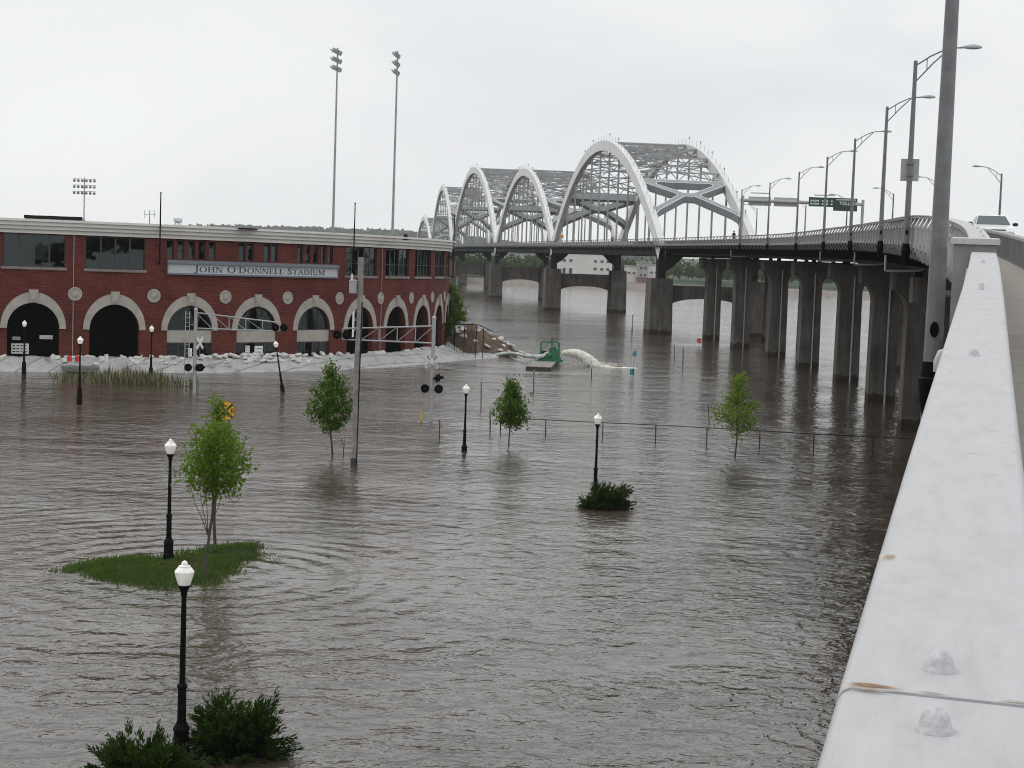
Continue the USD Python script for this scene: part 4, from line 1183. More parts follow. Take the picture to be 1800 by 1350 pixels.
for i in wide:
    c = i * SPC
    window(c - 2.72, c + 2.72, ZSILL, ZWT, 4 if i < 5 else 5, 2 if i >= 5 else 1)
    mb = MB(); bent_slab(mb, sbox(c - 2.85, ZSILL - 0.24, c + 2.85, ZSILL - 0.003), 0.10, -0.25, 1.0)
    obj('sill', mb, 'sill_stone', st_)
for a, b in narrow:
    window(a, b, zn0, zn1, 1)
for i in (2, 3, 4):                       # glazed arches: fanlight, stone band, shop windows below
    c = i * SPC
    a = np.linspace(0, math.pi, 25)
    r_ = RI - 0.02
    fan = Polygon([(c + r_ * math.cos(t), SPR + r_ * math.sin(t)) for t in a])
    inn = Polygon([(c + (r_ - .09) * math.cos(t), SPR + 0.09 + (r_ - .18) * math.sin(t)) for t in a])
    fr = unary_union([fan.difference(inn)] + [sbox(c + q - .04, SPR, c + q + .04, SPR + 3).intersection(fan) for q in (-0.75, 0.75)])
    mb = MB(); bent_slab(mb, fr, -0.24, -0.34, 0.8)
    w = obj('window', mb, 'frame_black', st_)
    for x0, x1 in ((-3, -0.75), (-0.75, 0.75), (0.75, 3)):
        mb = MB(); bent_slab(mb, inn.intersection(sbox(c + x0, SPR, c + x1, SPR + 4)), -0.285, -0.295, 3.0)
        obj('pane', mb, 'glass', w)
    mb = MB(); bent_slab(mb, sbox(c - RI, FZ(2.82), c + RI, SPR - 0.002), -0.12, -0.40, 1.0)
    obj('stone_band', mb, 'stone', st_)
    window(c - RI + .02, c + RI - .02, FZ(0.75), FZ(2.80), 4, 1)
# name board with its lettering
s0, s1 = 11.75 * SC, 31.0 * SC
mb = MB(); bent_slab(mb, sbox(s0, FZ(9.17), s1, FZ(10.02)), 0.14, 0.0, 1.0)
sb_ = obj('name_board', mb, 'sign_board', st_)
mb = MB()
bent_slab(mb, sbox(s0 - 0.1, FZ(10.02), s1 + 0.1, FZ(10.34)), 0.32, 0.0, 1.0)
bent_slab(mb, sbox(s0 - 0.05, FZ(9.02), s1 + 0.05, FZ(9.168)), 0.22, 0.0, 1.0)
bent_slab(mb, sbox(s0 - 0.08, FZ(9.17), s0 - 0.002, FZ(10.02)), 0.2, 0.0, 1.0)
bent_slab(mb, sbox(s1 + 0.002, FZ(9.17), s1 + 0.08, FZ(10.02)), 0.2, 0.0, 1.0)
obj('board_frame', mb, 'sign_trim', sb_)


def glyph(ch):
    """Roman capitals one unit tall: (polygon, advance)"""
    K, N, SF = 0.15, 0.055, 0.05

    def stem(x, w=K, y0=0, y1=1, foot=True, head=True):
        p = [sbox(x, y0, x + w, y1)]
        if foot:
            p.append(sbox(x - 0.09, y0, x + w + 0.09, y0 + SF))
        if head:
            p.append(sbox(x - 0.09, y1 - SF, x + w + 0.09, y1))
        return unary_union(p)

    def ell(cx_, cy, rx, ry):
        return affinity.scale(Point(cx_, cy).buffer(1, 24), rx, ry)
    if ch == 'J':
        c = LineString([(0.29, 0.2), (0.27, -0.05), (0.18, -0.2), (0.05, -0.22)]).buffer(0.06)
        return unary_union([stem(0.22, foot=False, y0=0.05), c, Point(0.04, -0.18).buffer(0.09)]), 0.50
    if ch == 'O':
        return ell(0.48, 0.5, 0.46, 0.52).difference(ell(0.48, 0.5, 0.30, 0.475)), 0.98
    if ch == 'H':
        return unary_union([stem(0.1), stem(0.68), sbox(0.2, 0.49, 0.72, 0.55)]), 0.95
    if ch == 'N':
        return unary_union([stem(0.12, N), stem(0.78, N, foot=False), Polygon([(0.07, 1), (0.25, 1), (0.835, 0), (0.72, 0)])]), 0.98
    if ch == 'D':
        b = ell(0.3, 0.5, 0.55, 0.5).difference(ell(0.3, 0.5, 0.39, 0.445)).intersection(sbox(0.25, 0, 1, 1))
        return unary_union([stem(0.1), b, sbox(0.1, 0, 0.35, .055), sbox(.1, .945, .35, 1)]), 0.93
    if ch == 'E':
        return unary_union([stem(0.1), sbox(.1, 0, .62, .055), sbox(.1, .945, .58, 1), sbox(.1, .49, .48, .545), sbox(.56, 0, .62, .24), sbox(.53, .78, .58, 1), sbox(.43, .40, .48, .64)]), 0.72
    if ch == 'L':
        return unary_union([stem(0.1), sbox(.1, 0, .6, .055), sbox(.545, 0, .6, .28)]), 0.68
    if ch == 'T':
        return unary_union([stem(0.30, head=False), sbox(0.02, .945, .73, 1), sbox(.02, .74, .07, 1), sbox(.68, .74, .73, 1)]), 0.78
    if ch == 'A':
        return unary_union([Polygon([(.36, 1), (.46, 1), (.84, 0), (.66, 0)]), Polygon([(.40, 1), (.42, .9), (.13, 0), (.06, 0)]), sbox(.2, .32, .62, .375), sbox(0, 0, .22, SF), sbox(.58, 0, .92, SF)]), 0.92
    if ch == 'U':
        c = LineString([(0.175, 0.5), (0.18, 0.25), (0.28, 0.05), (0.45, 0.01), (0.62, 0.05), (0.72, 0.25), (0.73, 0.5)]).buffer(0.045)
        return unary_union([stem(0.1, foot=False, y0=.3), stem(0.70, N, foot=False, y0=.3), c]), 0.92
    if ch == 'M':
        return unary_union([stem(0.10, N), stem(0.84, K), Polygon([(.07, 1), (.22, 1), (.56, 0.02), (.48, 0.02)]), Polygon([(.48, .02), (.55, .02), (.90, 1), (.84, 1)])]), 1.14
    if ch == 'S':
        c = LineString([(.52, .78), (.46, .9), (.33, .95), (.18, .90), (.12, .76), (.18, .62), (.33, .52), (.48, .40), (.54, .25), (.46, .10), (.31, .04), (.16, .08), (.08, .22)])
        return unary_union([c.buffer(.055), LineString([(.18, .66), (.48, .38)]).buffer(.075), sbox(.50, .70, .55, .96), sbox(.06, .03, .11, .28)]), 0.66
    if ch == 'I':
        return stem(0.12), 0.40
    if ch == "'":
        return Polygon([(.06, 1), (.2, 1), (.13, .68), (.09, .68)]), 0.26
    return Polygon(), 0.42


x = 0.0
lay = []
for wi, word in enumerate(("JOHN", "O'DONNELL", "STADIUM")):
    for j, ch in enumerate(word):
        big = (wi, j) in ((0, 0), (1, 0), (1, 2), (2, 0))
        g, adv = glyph(ch)
        k = 1.0 if big else 0.84
        lay.append((ch, affinity.scale(g, k, k, origin=(0, 0)), x)); x += adv * k + 0.05
    x += 0.40
LW = x - 0.40
a0, a1 = 14.25 * SC, 29.25 * SC
z0 = FZ(9.32)
for ch, g, gx in lay:
    kx = (a1 - a0) / LW
    g = affinity.translate(affinity.scale(g, kx, 0.60, origin=(0, 0)), a0 + gx * kx, z0)
    mb = MB(); bent_slab(mb, g, 0.165, 0.141, 1.0)
    obj('letter', mb, 'sign_letter', sb_)
# flag poles standing on the facade
for k, s in enumerate((10.75 * SC, 32.7 * SC, 61.2 * SC)):
    b = wallp([s], 0, 0.75)[0]
    w_ = wallp([s], 0, 0.0)[0]
    zl, zh = FZ(9.9), FZ(16.2) + (0.2 if k else 0)
    if k == 2:
        zl = FZ(9.2)
    o = thing('flagpole', ['bare black flagpole on brackets left of the stadium name board', 'bare black flagpole on brackets right of the stadium name board', 'bare black flagpole at the far right end of the brick facade'][k], 'flagpole', (b[0], b[1], 0))
    obj('pole', MB().rod((0, 0, zl), (0, 0, zh), 0.075, 0.055, 10).lathe([(0, zh), (.09, zh + .05), (.09, zh + .14), (0, zh + .18)], 8), 'black_metal', o, smooth=50)
    mb = MB()
    for z in (zl + .1, FZ(11.6)):
        mb.beam((w_[0] - b[0], w_[1] - b[1], z), (0, 0, z), 0.1)
    obj('bracket', mb, 'black_metal', o)
# thin downpipes
for s in (0.5 * SPC - 0.15, 5.5 * SPC + 0.1):
    p = wallp([s], 0, 0.06)[0]
    obj('downpipe', MB().rod(p + [0, 0, FZ(.6)], p + [0, 0, FZ(6.4)], 0.035, n=6).rod(p + [0, 0, FZ(7.7)], p + [0, 0, ZT], 0.035, n=6), 'stone', st_)
# things under the arches
def hung_sign(name, label, cat, s, z, w, h, d, m, lines=0):
    c = wallp([s], z, d)[0]; th = float(np.interp(s, _s, _th))
    o = thing(name, label, cat, c, th)
    obj('board', trimesh.creation.box(extents=(w, 0.04, h)), m, o)
    mb = MB()
    for i in range(lines):
        zz = h / 2 - h * (i + 0.75) / (lines + 0.5)
        for q in range(4):
            wd = w * 0.16 * (0.8 + 0.35 * ((q * 7 + i * 3) % 4) / 4)
            xx = -w * 0.42 + q * w * 0.215
            mb.box((xx, -0.026, zz - h * .05), (xx + wd, -0.0205, zz + h * .05))
    if lines:
        obj('print', mb, 'cloth_grey', o)
    for sx in (-1, 1):
        obj('post', MB().rod((sx * w * .45, 0.03, -h / 2 - 1.2 if z < 3.5 else h / 2), (sx * w * .45, 0.03, 0), 0.03), 'black_metal', o)
    return o


hung_sign('notice_board', 'large white notice board standing inside the first stadium arch on the left', 'notice board', -1.15, FZ(2.05), 1.55, 0.95, -1.4, 'white_sign', 3)
hung_sign('notice_board', 'small white hanging sign at right inside the first stadium arch', 'sign', 1.2, FZ(3.1), 1.15, 0.36, -1.6, 'white_sign', 1)
hung_sign('notice_board', 'small pale sign above the large board inside the first stadium arch', 'sign', -1.5, FZ(2.95), 0.7, 0.3, -1.5, 'sign_board', 1)
hung_sign('notice_board', 'white poster of dark pictures in the window of the fourth stadium arch', 'poster', 3 * SPC + 0.35, FZ(2.05), 0.95, 0.85, -0.13, 'white_sign', 2)
hung_sign('notice_board', 'narrow white poster at left in the window of the fourth stadium arch', 'poster', 3 * SPC - 0.95, FZ(2.1), 0.5, 0.8, -0.13, 'white_sign', 3)
hung_sign('notice_board', 'white sheet at right in the window of the third stadium arch', 'poster', 2 * SPC + 0.1, FZ(1.9), 0.4, 0.8, -0.13, 'white_sign', 0)
# lantern hanging in the see-through arch
c = wallp([6 * SPC + 0.7], FZ(5.6), -3.0)[0]
o = thing('hanging_lantern', 'cream bell lantern hanging in the see-through stadium arch', 'lantern', c)
obj('shade', MB().lathe([(0.0, 0.35), (0.12, 0.3), (0.2, 0.1), (0.5, -0.15), (0.52, -0.22), (0.3, -0.3), (0.0, -0.3)], 18), 'yellow_globe', o, smooth=40)
obj('rod', MB().rod((0, 0, .3), (0, 0, 1.95), 0.03), 'black_metal', o)
obj('lower_globe', MB().lathe([(0, -1.0), (.3, -1.1), (.4, -1.4), (.25, -1.75), (0, -1.8)], 16), 'yellow_globe', o, smooth=40)
obj('lower_rod', MB().rod((0, 0, -1.05), (0, 0, -.25), 0.03), 'black_metal', o)
# roof clutter
def roofbox(name, label, cat, px, py0, py1, D, w, m):
    lo, hi = AT(px, py1, D), AT(px, py0, D)
    o = thing(name, label, cat, (lo[0], lo[1], ZR - 0.1))
    h = hi[2] - ZR + 0.1
    obj('housing', trimesh.creation.box(bounds=[(-w / 2, -1.2, 0), (w / 2, 1.2, h)]), m, o)
    obj('lid', trimesh.creation.box(bounds=[(-w / 2 - .15, -1.35, h), (w / 2 + .15, 1.35, h + .09)]), 'dark_steel', o)


# grandstand roof behind, seen over the cornice at left
gq = AT(95, 382, 172)
o = thing('grandstand_roof', 'low dark grey roof of the grandstand above the stadium cornice at left', 'roof', (gq[0], gq[1], 0), 0.2)
obj('slab', trimesh.creation.box(bounds=[(-2.9, -1, gq[2] - .35), (2.9, 5, gq[2] + .06)]), 'far_grey', o)
obj('fascia', trimesh.creation.box(bounds=[(-3.0, -1.12, gq[2] - .2), (3.0, -1.0, gq[2] + .12)]), 'dark_steel', o)
obj('support', trimesh.creation.box(bounds=[(-2.5, 1, 2.0), (2.5, 3, gq[2] - .35)]), 'far_grey', o)
roofbox('roof_vent', 'small flat roof vent on the stadium roof above the name board', 'roof vent', 437, 403, 408, 153.5, 1.3, 'far_grey')
roofbox('roof_vent', 'tiny dark vent on the stadium roof near its right end', 'roof vent', 713, 422, 430, 168, 0.22, 'dark_steel')
roofbox('roof_vent', 'tiny dark vent at the left on the stadium roof below the light tower', 'roof vent', 143, 390, 396, 147.6, 0.15, 'dark_steel')

# ------------------------------------------------------------------ stadium light towers
def tower(name, label, px, base, top, D, rows, cols, yaw, thick=0.24):
    b = AT(px[0], base, D); t = AT(px[1], top, D)
    o = thing(name, label, 'light tower', (b[0], b[1], 0.5), yaw)
    H = t[2] - 0.5
    obj('pole', MB().rod((0, 0, -3), (0, 0, H), thick, thick * 0.45, 12), 'bridge_grey', o, smooth=50)
    sp = 0.74
    for r_ in range(rows):
        z = H - 0.3 - r_ * 1.15
        w = sp * (cols - 1) / 2
        ca = obj('crossarm', MB().beam((-w - .3, 0, z), (w + .3, 0, z), 0.11), 'bridge_grey', o)
        for c_ in range(cols):
            xx = -w + c_ * sp
            if abs(xx) < 0.1:
                continue
            q = MB().lathe([(0.0, -0.26), (0.09, -0.24), (0.12, -0.10), (0.23, 0.12), (0.27, 0.22), (0.28, 0.25), (0.22, 0.23), (0.0, 0.20)], 14).mesh()
            a = math.radians(118)
            R_ = trimesh.transformations.rotation_matrix(a, (1, 0, 0))[:3, :3]
            obj('floodlight', (q.vertices @ R_.T + [xx, 0.25, z - .22], q.faces), 'galv', ca, smooth=40)
    return o


tower('light_tower', 'tall stadium light tower seen edge on, left one of the tall pair', (585, 590), 415, 84, 222, 3, 6, math.radians(80))
tower('light_tower', 'tall stadium light tower seen edge on, right one of the tall pair', (689.5, 696), 420, 90, 218, 3, 6, math.radians(85))
tower('light_tower', 'shorter stadium light tower facing the camera with three rows of lamps', (147.5, 149), 386, 312, 300, 3, 6, math.radians(184), 0.2)
# far left: power mast and water tower
p = AT(263, 377, 420)
o = thing('utility_mast', 'thin distant mast with crossarm and three uprights above the stadium roof', 'power mast', (p[0], p[1], 0))
obj('pole', MB().rod((0, 0, 0), (0, 0, p[2] + 1), 0.12), 'bridge_grey', o)
obj('crossarm', MB().beam((-1.6, 0, p[2]), (1.6, 0, p[2]), 0.14), 'bridge_grey', o)
for q in (-1.3, 0, 1.2):
    obj('upright', MB().rod((q, 0, p[2] - .9), (q, 0, p[2] + 1.1), 0.07), 'bridge_grey', o)
p = AT(313, 386, 1400)
o = thing('water_tower', 'pale distant water tower rising behind the stadium roof', 'water tower', (p[0], p[1], 0))
k = 1400 / 2800
obj('tank', MB().lathe([(0, 4.5 * k), (5 * k, 4 * k), (7.6 * k, 2.5 * k), (8 * k, 0), (7.4 * k, -3 * k), (4 * k, -5.4 * k), (0, -6 * k)], 24, (0, 0, p[2])), 'tank_white', o, smooth=40)
for a in range(5):
    x_, y_ = 5.6 * k * math.cos(a * 1.2566), 5.6 * k * math.sin(a * 1.2566)
    obj('leg', MB().rod((x_, y_, 0), (x_, y_, p[2] - 3 * k), 0.3), 'tank_white', o)
obj('riser', MB().rod((0, 0, 0), (0, 0, p[2] - 5 * k), 0.7), 'tank_white', o)

# ------------------------------------------------------------------ flood levee of sheeting and sandbags
def lev_prof(s):
    w = np.interp(s, [-13, 20, 40, 55, 70, 78], [3.0, 4.6, 4.6, 4.6, 4.8, 5.0])
    return w


gs = np.linspace(-13, 77, 260)
gd = np.linspace(0, 1, 22)
S_, D_ = np.meshgrid(gs, gd)
wd = lev_prof(S_)
h = 1.18 * np.interp(D_, [0, 0.1, 0.24, 0.85, 1.0], [0.88, 1.0, 0.98, 0.06, -0.42])
nz = meshkit.fbm(np.stack([S_ * 0.9, D_ * 3, S_ * 0], -1), 4, 31) - 0.5
h = h + nz * 0.42 * np.interp(D_, [0, .3, 1], [1.0, 0.7, 0.25])
pts = wallp(S_.ravel(), h.ravel(), 0)
th = np.interp(S_.ravel(), _s, _th)
dd = (0.02 + D_ * wd).ravel() + 0.25 * (meshkit.noise(np.stack([S_ * .5, D_ * 2, S_ * 0], -1), 8).ravel() - .5) * (D_.ravel() > .05)
pts[:, 0] += dd * np.sin(th); pts[:, 1] -= dd * np.cos(th)
nx = len(gs)
i = (np.arange(len(gd) - 1)[:, None] * nx + np.arange(nx - 1)).ravel()
lv = thing('flood_levee', 'white sheeted sandbag levee along the foot of the brick stadium', 'levee')
obj('sheeting', (pts, np.concatenate([np.stack([i, i + nx, i + nx + 1], 1), np.stack([i, i + nx + 1, i + 1], 1)])), 'sheet', lv, smooth=True)
bag0 = m3.Manifold.sphere(1.0, 12).to_mesh()
bvx, bf = np.asarray(bag0.vert_properties[:, :3]), np.asarray(bag0.tri_verts)
bvx = np.sign(bvx) * np.abs(bvx) ** 0.7


def bag(s, d, z, k=1.0):
    p = wallp([s], z, d)[0]
    a = rng.uniform(0, 3.14)
    v = bvx * [0.38 * k, 0.24 * k, 0.13 * k] * rng.uniform(.8, 1.2, 3)
    v = v + 0.05 * (meshkit.noise(v * 6 + s, 3)[:, None] - .5)
    R_ = trimesh.transformations.euler_matrix(rng.normal(0, .25), rng.normal(0, .25), a)[:3, :3]
    return v @ R_.T + p, bf


for _ in range(150):
    q = rng.random()
    if q < 0.45:
        s, d, z = rng.uniform(-6, 68), rng.uniform(0.15, 0.9), 1.22
    elif q < 0.85:
        s, d = rng.normal(22.5, 3.6), rng.uniform(0.2, 2.3)
        z = 1.25 - 0.42 * max(0, d - 1.0) + rng.uniform(0, .25)
    else:
        s, d = rng.uniform(2, 14), rng.uniform(0.3, 2.2)
        z = 1.2 - 0.42 * max(0, d - 1.0)
    obj('sandbag', bag(s, d, z), 'sandbag', lv, smooth=True)
for k, (px, py, D, m, nm, lb) in enumerate(((122, 632, 141.5, 'red_plastic', 'fuel_can', 'red plastic can on the levee left of the downpipe'), (136, 634, 141.7, 'red_plastic', 'fuel_can', 'small red can on the levee right behind the leftmost lamps'),
                                           (187, 628, 142.5, 'white_sign', 'white_box', 'upright white box on the levee before the second arch'), (249, 631, 143.5, 'white_sign', 'white_box', 'narrow white marker on the levee right of the second arch'))):
    p = AT(px, py, D)
    o = thing(nm, lb, nm.replace('_', ' '), (p[0], p[1], 1.0))
    w = 0.22 if nm == 'fuel_can' else (0.17 if k == 2 else 0.06)
    obj('body', MB().lathe([(0, 0), (w, 0.02), (w * 1.02, 0.4), (w * .8, .5), (0, .52)] if nm == 'fuel_can' else [(0, 0), (w, 0), (w, .62), (w * .9, .66), (0, .66)], 10 if nm == 'fuel_can' else 4), m, o)
    obj('cap' if nm == 'fuel_can' else 'lid', MB().lathe([(0, .5), (.06, .5), (.06, .6), (0, .62)] if nm == 'fuel_can' else [(0, .66), (w * 1.1, .662), (w * 1.1, .70), (0, .72)], 10 if nm == 'fuel_can' else 4), m, o)
# flat boat lying at the levee foot
p = W(141, 655)
o = thing('flat_bottomed_boat', 'weathered grey flat-bottomed boat lying low at the levee foot beside reeds', 'boat', (p[0], p[1], 0.05), 0.12, tilt=(4, 0))
mb = MB()
secs = []
for x_, w, z in ((-1.65, .45, .42), (-1.2, .62, .16), (0, .68, .06), (1.2, .62, .10), (1.6, .55, .22)):
    secs.append([(x_, -w, .50), (x_, -w * .85, z), (x_, w * .85, z), (x_, w, .50), (x_, w * .92, .50), (x_, w * .8, z + .06), (x_, -w * .8, z + .06), (x_, -w * .92, .50)])
v = np.array(secs).reshape(-1, 3)
f = []
for a in range(4):
    for j in range(8):
        q = (j + 1) % 8
        f += [(a * 8 + j, a * 8 + q, a * 8 + 8 + q), (a * 8 + j, a * 8 + 8 + q, a * 8 + 8 + j)]
f += [(0, 1, 2), (0, 2, 3), (32, 34, 33), (32, 35, 34)]
obj('hull', (v, f), 'boat_grey', o)
for x_ in (-.5, .7):
    obj('thwart', trimesh.creation.box(bounds=[(x_ - .15, -.56, .36), (x_ + .15, .56, .40)]), 'wood_pole', o)
# reeds
n = 1700
cen = W(222, 672)
bx = cen[0] + rng.normal(0, 3.1, n).clip(-5.6, 5.6); by = cen[1] + rng.normal(0, 1.4, n).clip(-2.6, 2.6) + (bx - cen[0]) * -0.16
hgt = rng.uniform(0.3, 1.35, n) * (0.55 + 0.9 * meshkit.noise(np.stack([bx * 1.4, by * .8, bx * 0], -1), 5)) * np.interp(abs(bx - cen[0]), [0, 6], [1.1, .55])
base = np.stack([bx, by, bx * 0 - .2], 1); tip = base + np.stack([rng.normal(0, .16, n), rng.normal(0, .1, n), hgt + .2], 1)
g = rng.random(n) < 0.52
v, f = blades(base[g], tip[g], np.full(g.sum(), .075), unit(g.sum()) * [1, 1, .1])
tag(obj('reeds', (v, f), 'reed_tan'), 'tan dry reeds standing in the flood before the second stadium arch', 'reeds', kind='stuff')
v, f = blades(base[~g], tip[~g], np.full((~g).sum(), .085), unit((~g).sum()) * [1, 1, .1])
tag(obj('reeds', (v, f), 'reed_green'), 'green reed leaves mixed among the dry reeds before the stadium', 'reeds', kind='stuff')

# earth heap, fence and tree at the far end of the levee
e0, e1 = W(812, 626), W(888, 621)
hx, hy = (e0[:2] + e1[:2]) / 2
heap = grid(np.linspace(-6, 7.5, 56), np.linspace(-7, 12, 60), lambda X, Y: 3.7 * np.exp(-((X + 1.7) / 3.8) ** 2 - ((Y - 1.5) / 5) ** 2) + 0.8 * np.exp(-((X - 2.5) / 2.0) ** 2 - ((Y) / 3) ** 2) - 0.38 + 1.3 * (meshkit.fbm(np.stack([X * .75, Y * .6, X * 0], -1), 4, 17) - .5))
tag(obj('earth_heap', (heap[0] + [hx, hy, 0], heap[1]), 'dirt', smooth=True), 'brown earth heap at the right end of the levee beside the stadium', 'earth heap')
for k in range(34):
    q = rng.random()
    x_, y_ = hx + rng.uniform(-3.5, 5.5), hy + rng.uniform(-4, 2.5)
    z_ = 3.7 * math.exp(-((x_ - hx + 1.7) / 3.8) ** 2 - ((y_ - hy - 1.5) / 5) ** 2) + .8 * math.exp(-((x_ - hx - 2.5) / 2.0) ** 2 - ((y_ - hy) / 3) ** 2) - .15
    if z_ < 0.02:
        continue
    v = bvx * [0.36, 0.26, .15] * rng.uniform(.7, 1.4, 3)
    R_ = trimesh.transformations.euler_matrix(rng.normal(0, .3), rng.normal(0, .3), rng.uniform(0, 3))[:3, :3]
    tag(obj('loose_sandbag', (v @ R_.T + [x_, y_, z_], bf), 'sandbag', smooth=True), 'white sandbag lying loose on the brown earth heap', 'sandbag', 'loose sandbags on the earth heap')
# low sandbag tongue from the levee to the pipe
t0, t1 = W(772, 636), W(893, 627)
tw = grid(np.linspace(0, 1, 60), np.linspace(-1, 1, 16), lambda X, Y: 0.75 * (1 - Y ** 2) ** .7 * np.interp(X, [0, .1, .8, 1], [.9, 1, .8, .2]) - .12 + .35 * (meshkit.fbm(np.stack([X * 16, Y * 3, X * 0], -1), 4, 41) - .5))
v = tw[0]; dv = (t1 - t0)[:2]; nv_ = np.array([-dv[1], dv[0]]) / np.linalg.norm(dv)
pos = t0[:2] + v[:, :1] * dv + v[:, 1:2] * nv_ * 1.7 + nv_ * 1.4
tag(obj('sheeted_dyke', (np.column_stack([pos, v[:, 2]]), tw[1]), 'sheet', smooth=True), 'low white sheeted dyke running from the levee out to the pump pipe', 'dyke')
fp = [AT(782, 571, 188), AT(842, 571, 181), AT(866, 577, 179)]
o = thing('chain_link_fence', 'dark mesh fence at the end of the levee below the leafy tree', 'fence')
obj('top_rail', MB().rod(AT(775, 569, 190), fp[1], .06).rod(fp[1], AT(866, 583, 178), .06), 'dark_steel', o)
for px, py, D in ((783, 571, 188), (800, 572, 186), (817, 573, 184), (838, 572, 181.5), (850, 579, 180)):
    q = AT(px, py, D)
    obj('post', MB().rod((q[0], q[1], 0.3), (q[0], q[1], q[2] + .1), .05), 'dark_steel', o)
mb = MB()
qa, qb = AT(782, 574, 188), AT(838, 575, 181.5)
for i in range(40):
    A_ = qa + (qb - qa) * (i / 39)
    mb.beam((A_[0], A_[1], .5), (A_[0], A_[1], A_[2] - .1 - .5 * meshkit.noise(np.array([i * .7, 0, 0]), 2)), .035)
obj('wire_mesh', mb, 'dark_steel', o, kind='stuff')


# ------------------------------------------------------------------ trees
def tree(name, label, base, height, crown, nleaf, lsize, m, lean=(0, 0), bare=0.32, trunk_r=0.06, prof=None, seed=1, group=None, wisps=False):
    """crown = radius of the leafy part; prof = relative radius up the crown"""
    global rng
    keep = rng
    rng = np.random.default_rng(seed)
    o = thing(name, label, 'tree', base, 0, group)
    z0 = height * bare
    zs = np.linspace(-1.2, height * 0.93, 14)
    wob = np.stack([np.interp(zs, [-1, height], [0, lean[0]]) + 0.05 * np.sin(zs * 1.7 + seed), np.interp(zs, [-1, height], [0, lean[1]]) + 0.05 * np.cos(zs * 1.3 + seed), zs], 1)
    tr = obj('trunk', MB().tube(wob, np.interp(zs, [-1, height], [trunk_r * 1.15, trunk_r * .2]), 8), 'bark', o, smooth=True)
    prof = prof or [(0, .45), (.12, .9), (.3, 1.0), (.6, .72), (.85, .36), (1, .08)]
    px_, py_ = zip(*prof)
    mb = MB()
    cen = []
    nb = 46
    for i in range(nb):
        t = (i + .5) / nb
        za = z0 + (height - z0) * t * 0.92
        R_ = crown * np.interp(t, px_, py_) * rng.uniform(.68, 1.18)
        a = i * 2.4 + rng.normal(0, .3)
        st = np.array([np.interp(za, zs, wob[:, 0]), np.interp(za, zs, wob[:, 1]), za - R_ * 0.28])
        en = st + np.array([R_ * math.cos(a), R_ * math.sin(a), R_ * rng.uniform(.15, .6)])
        mid = (st + en) / 2 + [0, 0, -0.06 * R_]
        rb = trunk_r * .34 * (1 - .6 * t)
        mb.tube([st, mid, en], [rb, rb * .65, rb * .25], 5)
        L_ = np.linalg.norm(en - st)
        k = int(nleaf / nb * (0.35 + 0.9 * L_ / crown))
        u = rng.beta(2.2, 1.2, k)
        c = st + (en - st) * u[:, None] * 1.06
        # leaves gather in tufts along the limb
        tufts = st + (en - st) * rng.uniform(.25, 1.05, (7, 1)) + rng.normal(0, .13 * crown + .02, (7, 3))
        c = np.where(rng.random((k, 1)) < .75, tufts[rng.integers(0, 7, k)] + rng.normal(0, .085 * crown + .03, (k, 3)), c + rng.normal(0, .12 * crown, (k, 3)))
        cen.append(c)
    obj('limbs', mb, 'bark', tr, smooth=True)
    c = np.vstack(cen)
    v, f = leaves(c, lsize)
    obj('crown', (v, f), m, o)
    rng = keep
    return o


def water_tree(px, py, ptop, pr, zbase=0.0, **k):
    b = W(px, py, zbase)
    D = b[1]
    top = AT(px, ptop, D)
    return dict(base=(b[0], b[1], zbase), height=top[2] - zbase, crown=pr * D / FPX, **k)


TG = 'young street trees standing in the flood'
a = water_tree(360, 1011, 738, 58, 0.12)
tree('young_tree', 'front young tree rooted on the grass patch, crown hiding the yellow sign', a['base'], a['height'], a['crown'], 3300, .125, 'leaf_tree', lean=(.30, .1), bare=.54, prof=[(0, .6), (.2, 1), (.5, .95), (.8, .6), (1, .15)], trunk_r=.055, seed=4, group=TG)
a = water_tree(377, 955, 692, 45, 0.0)
tree('young_tree', 'young tree just behind the grass patch with a narrow leafy top shoot', a['base'], a['height'], a['crown'], 2500, .125, 'leaf_tree', lean=(.05, .1), bare=.41, trunk_r=.065, seed=9, group=TG, prof=[(0, .6), (.15, 1), (.35, 1), (.55, .7), (.66, .4), (.74, .16), (1, .12)])
a = water_tree(584, 802, 636, 34)
tree('young_tree', 'dense dark green young tree beside the wooden utility pole', a['base'], a['height'], a['crown'], 4800, .145, 'leaf_dark', lean=(-.25, 0), bare=.30, trunk_r=.06, seed=14, group=TG, prof=[(0, .4), (.12, .85), (.35, 1.0), (.6, .85), (.78, .45), (.84, .14), (1, .09)])
a = water_tree(895, 782, 664, 30)
tree('young_tree', 'pyramid shaped green young tree at the left end of the sunken fence', a['base'], a['height'], a['crown'], 4200, .145, 'leaf_dark', lean=(.1, 0), bare=.32, trunk_r=.05, seed=23, group=TG, prof=[(0, .5), (.15, 1), (.35, .95), (.6, .62), (.85, .3), (1, .08)])
a = water_tree(1293, 803, 652, 43)
tree('young_tree', 'sparse yellow green young tree behind the sunken fence rail', a['base'], a['height'], a['crown'], 2400, .16, 'leaf_yellow', lean=(-.05, 0), bare=.33, trunk_r=.05, seed=31, group=TG, prof=[(0, .55), (.14, 1), (.3, .95), (.5, .6), (.7, .28), (.85, .2), (1, .14)])
b = AT(797, 600, 197)
tree('leafy_tree', 'bushy bright green tree against the right end of the stadium', (b[0] - .6, b[1], 0.5), AT(797, 494, 197)[2] - .5, 2.0, 5200, .28, 'leaf_tree', bare=.12, trunk_r=.12, seed=40, prof=[(0, .7), (.2, 1), (.5, .95), (.8, .7), (1, .25)])
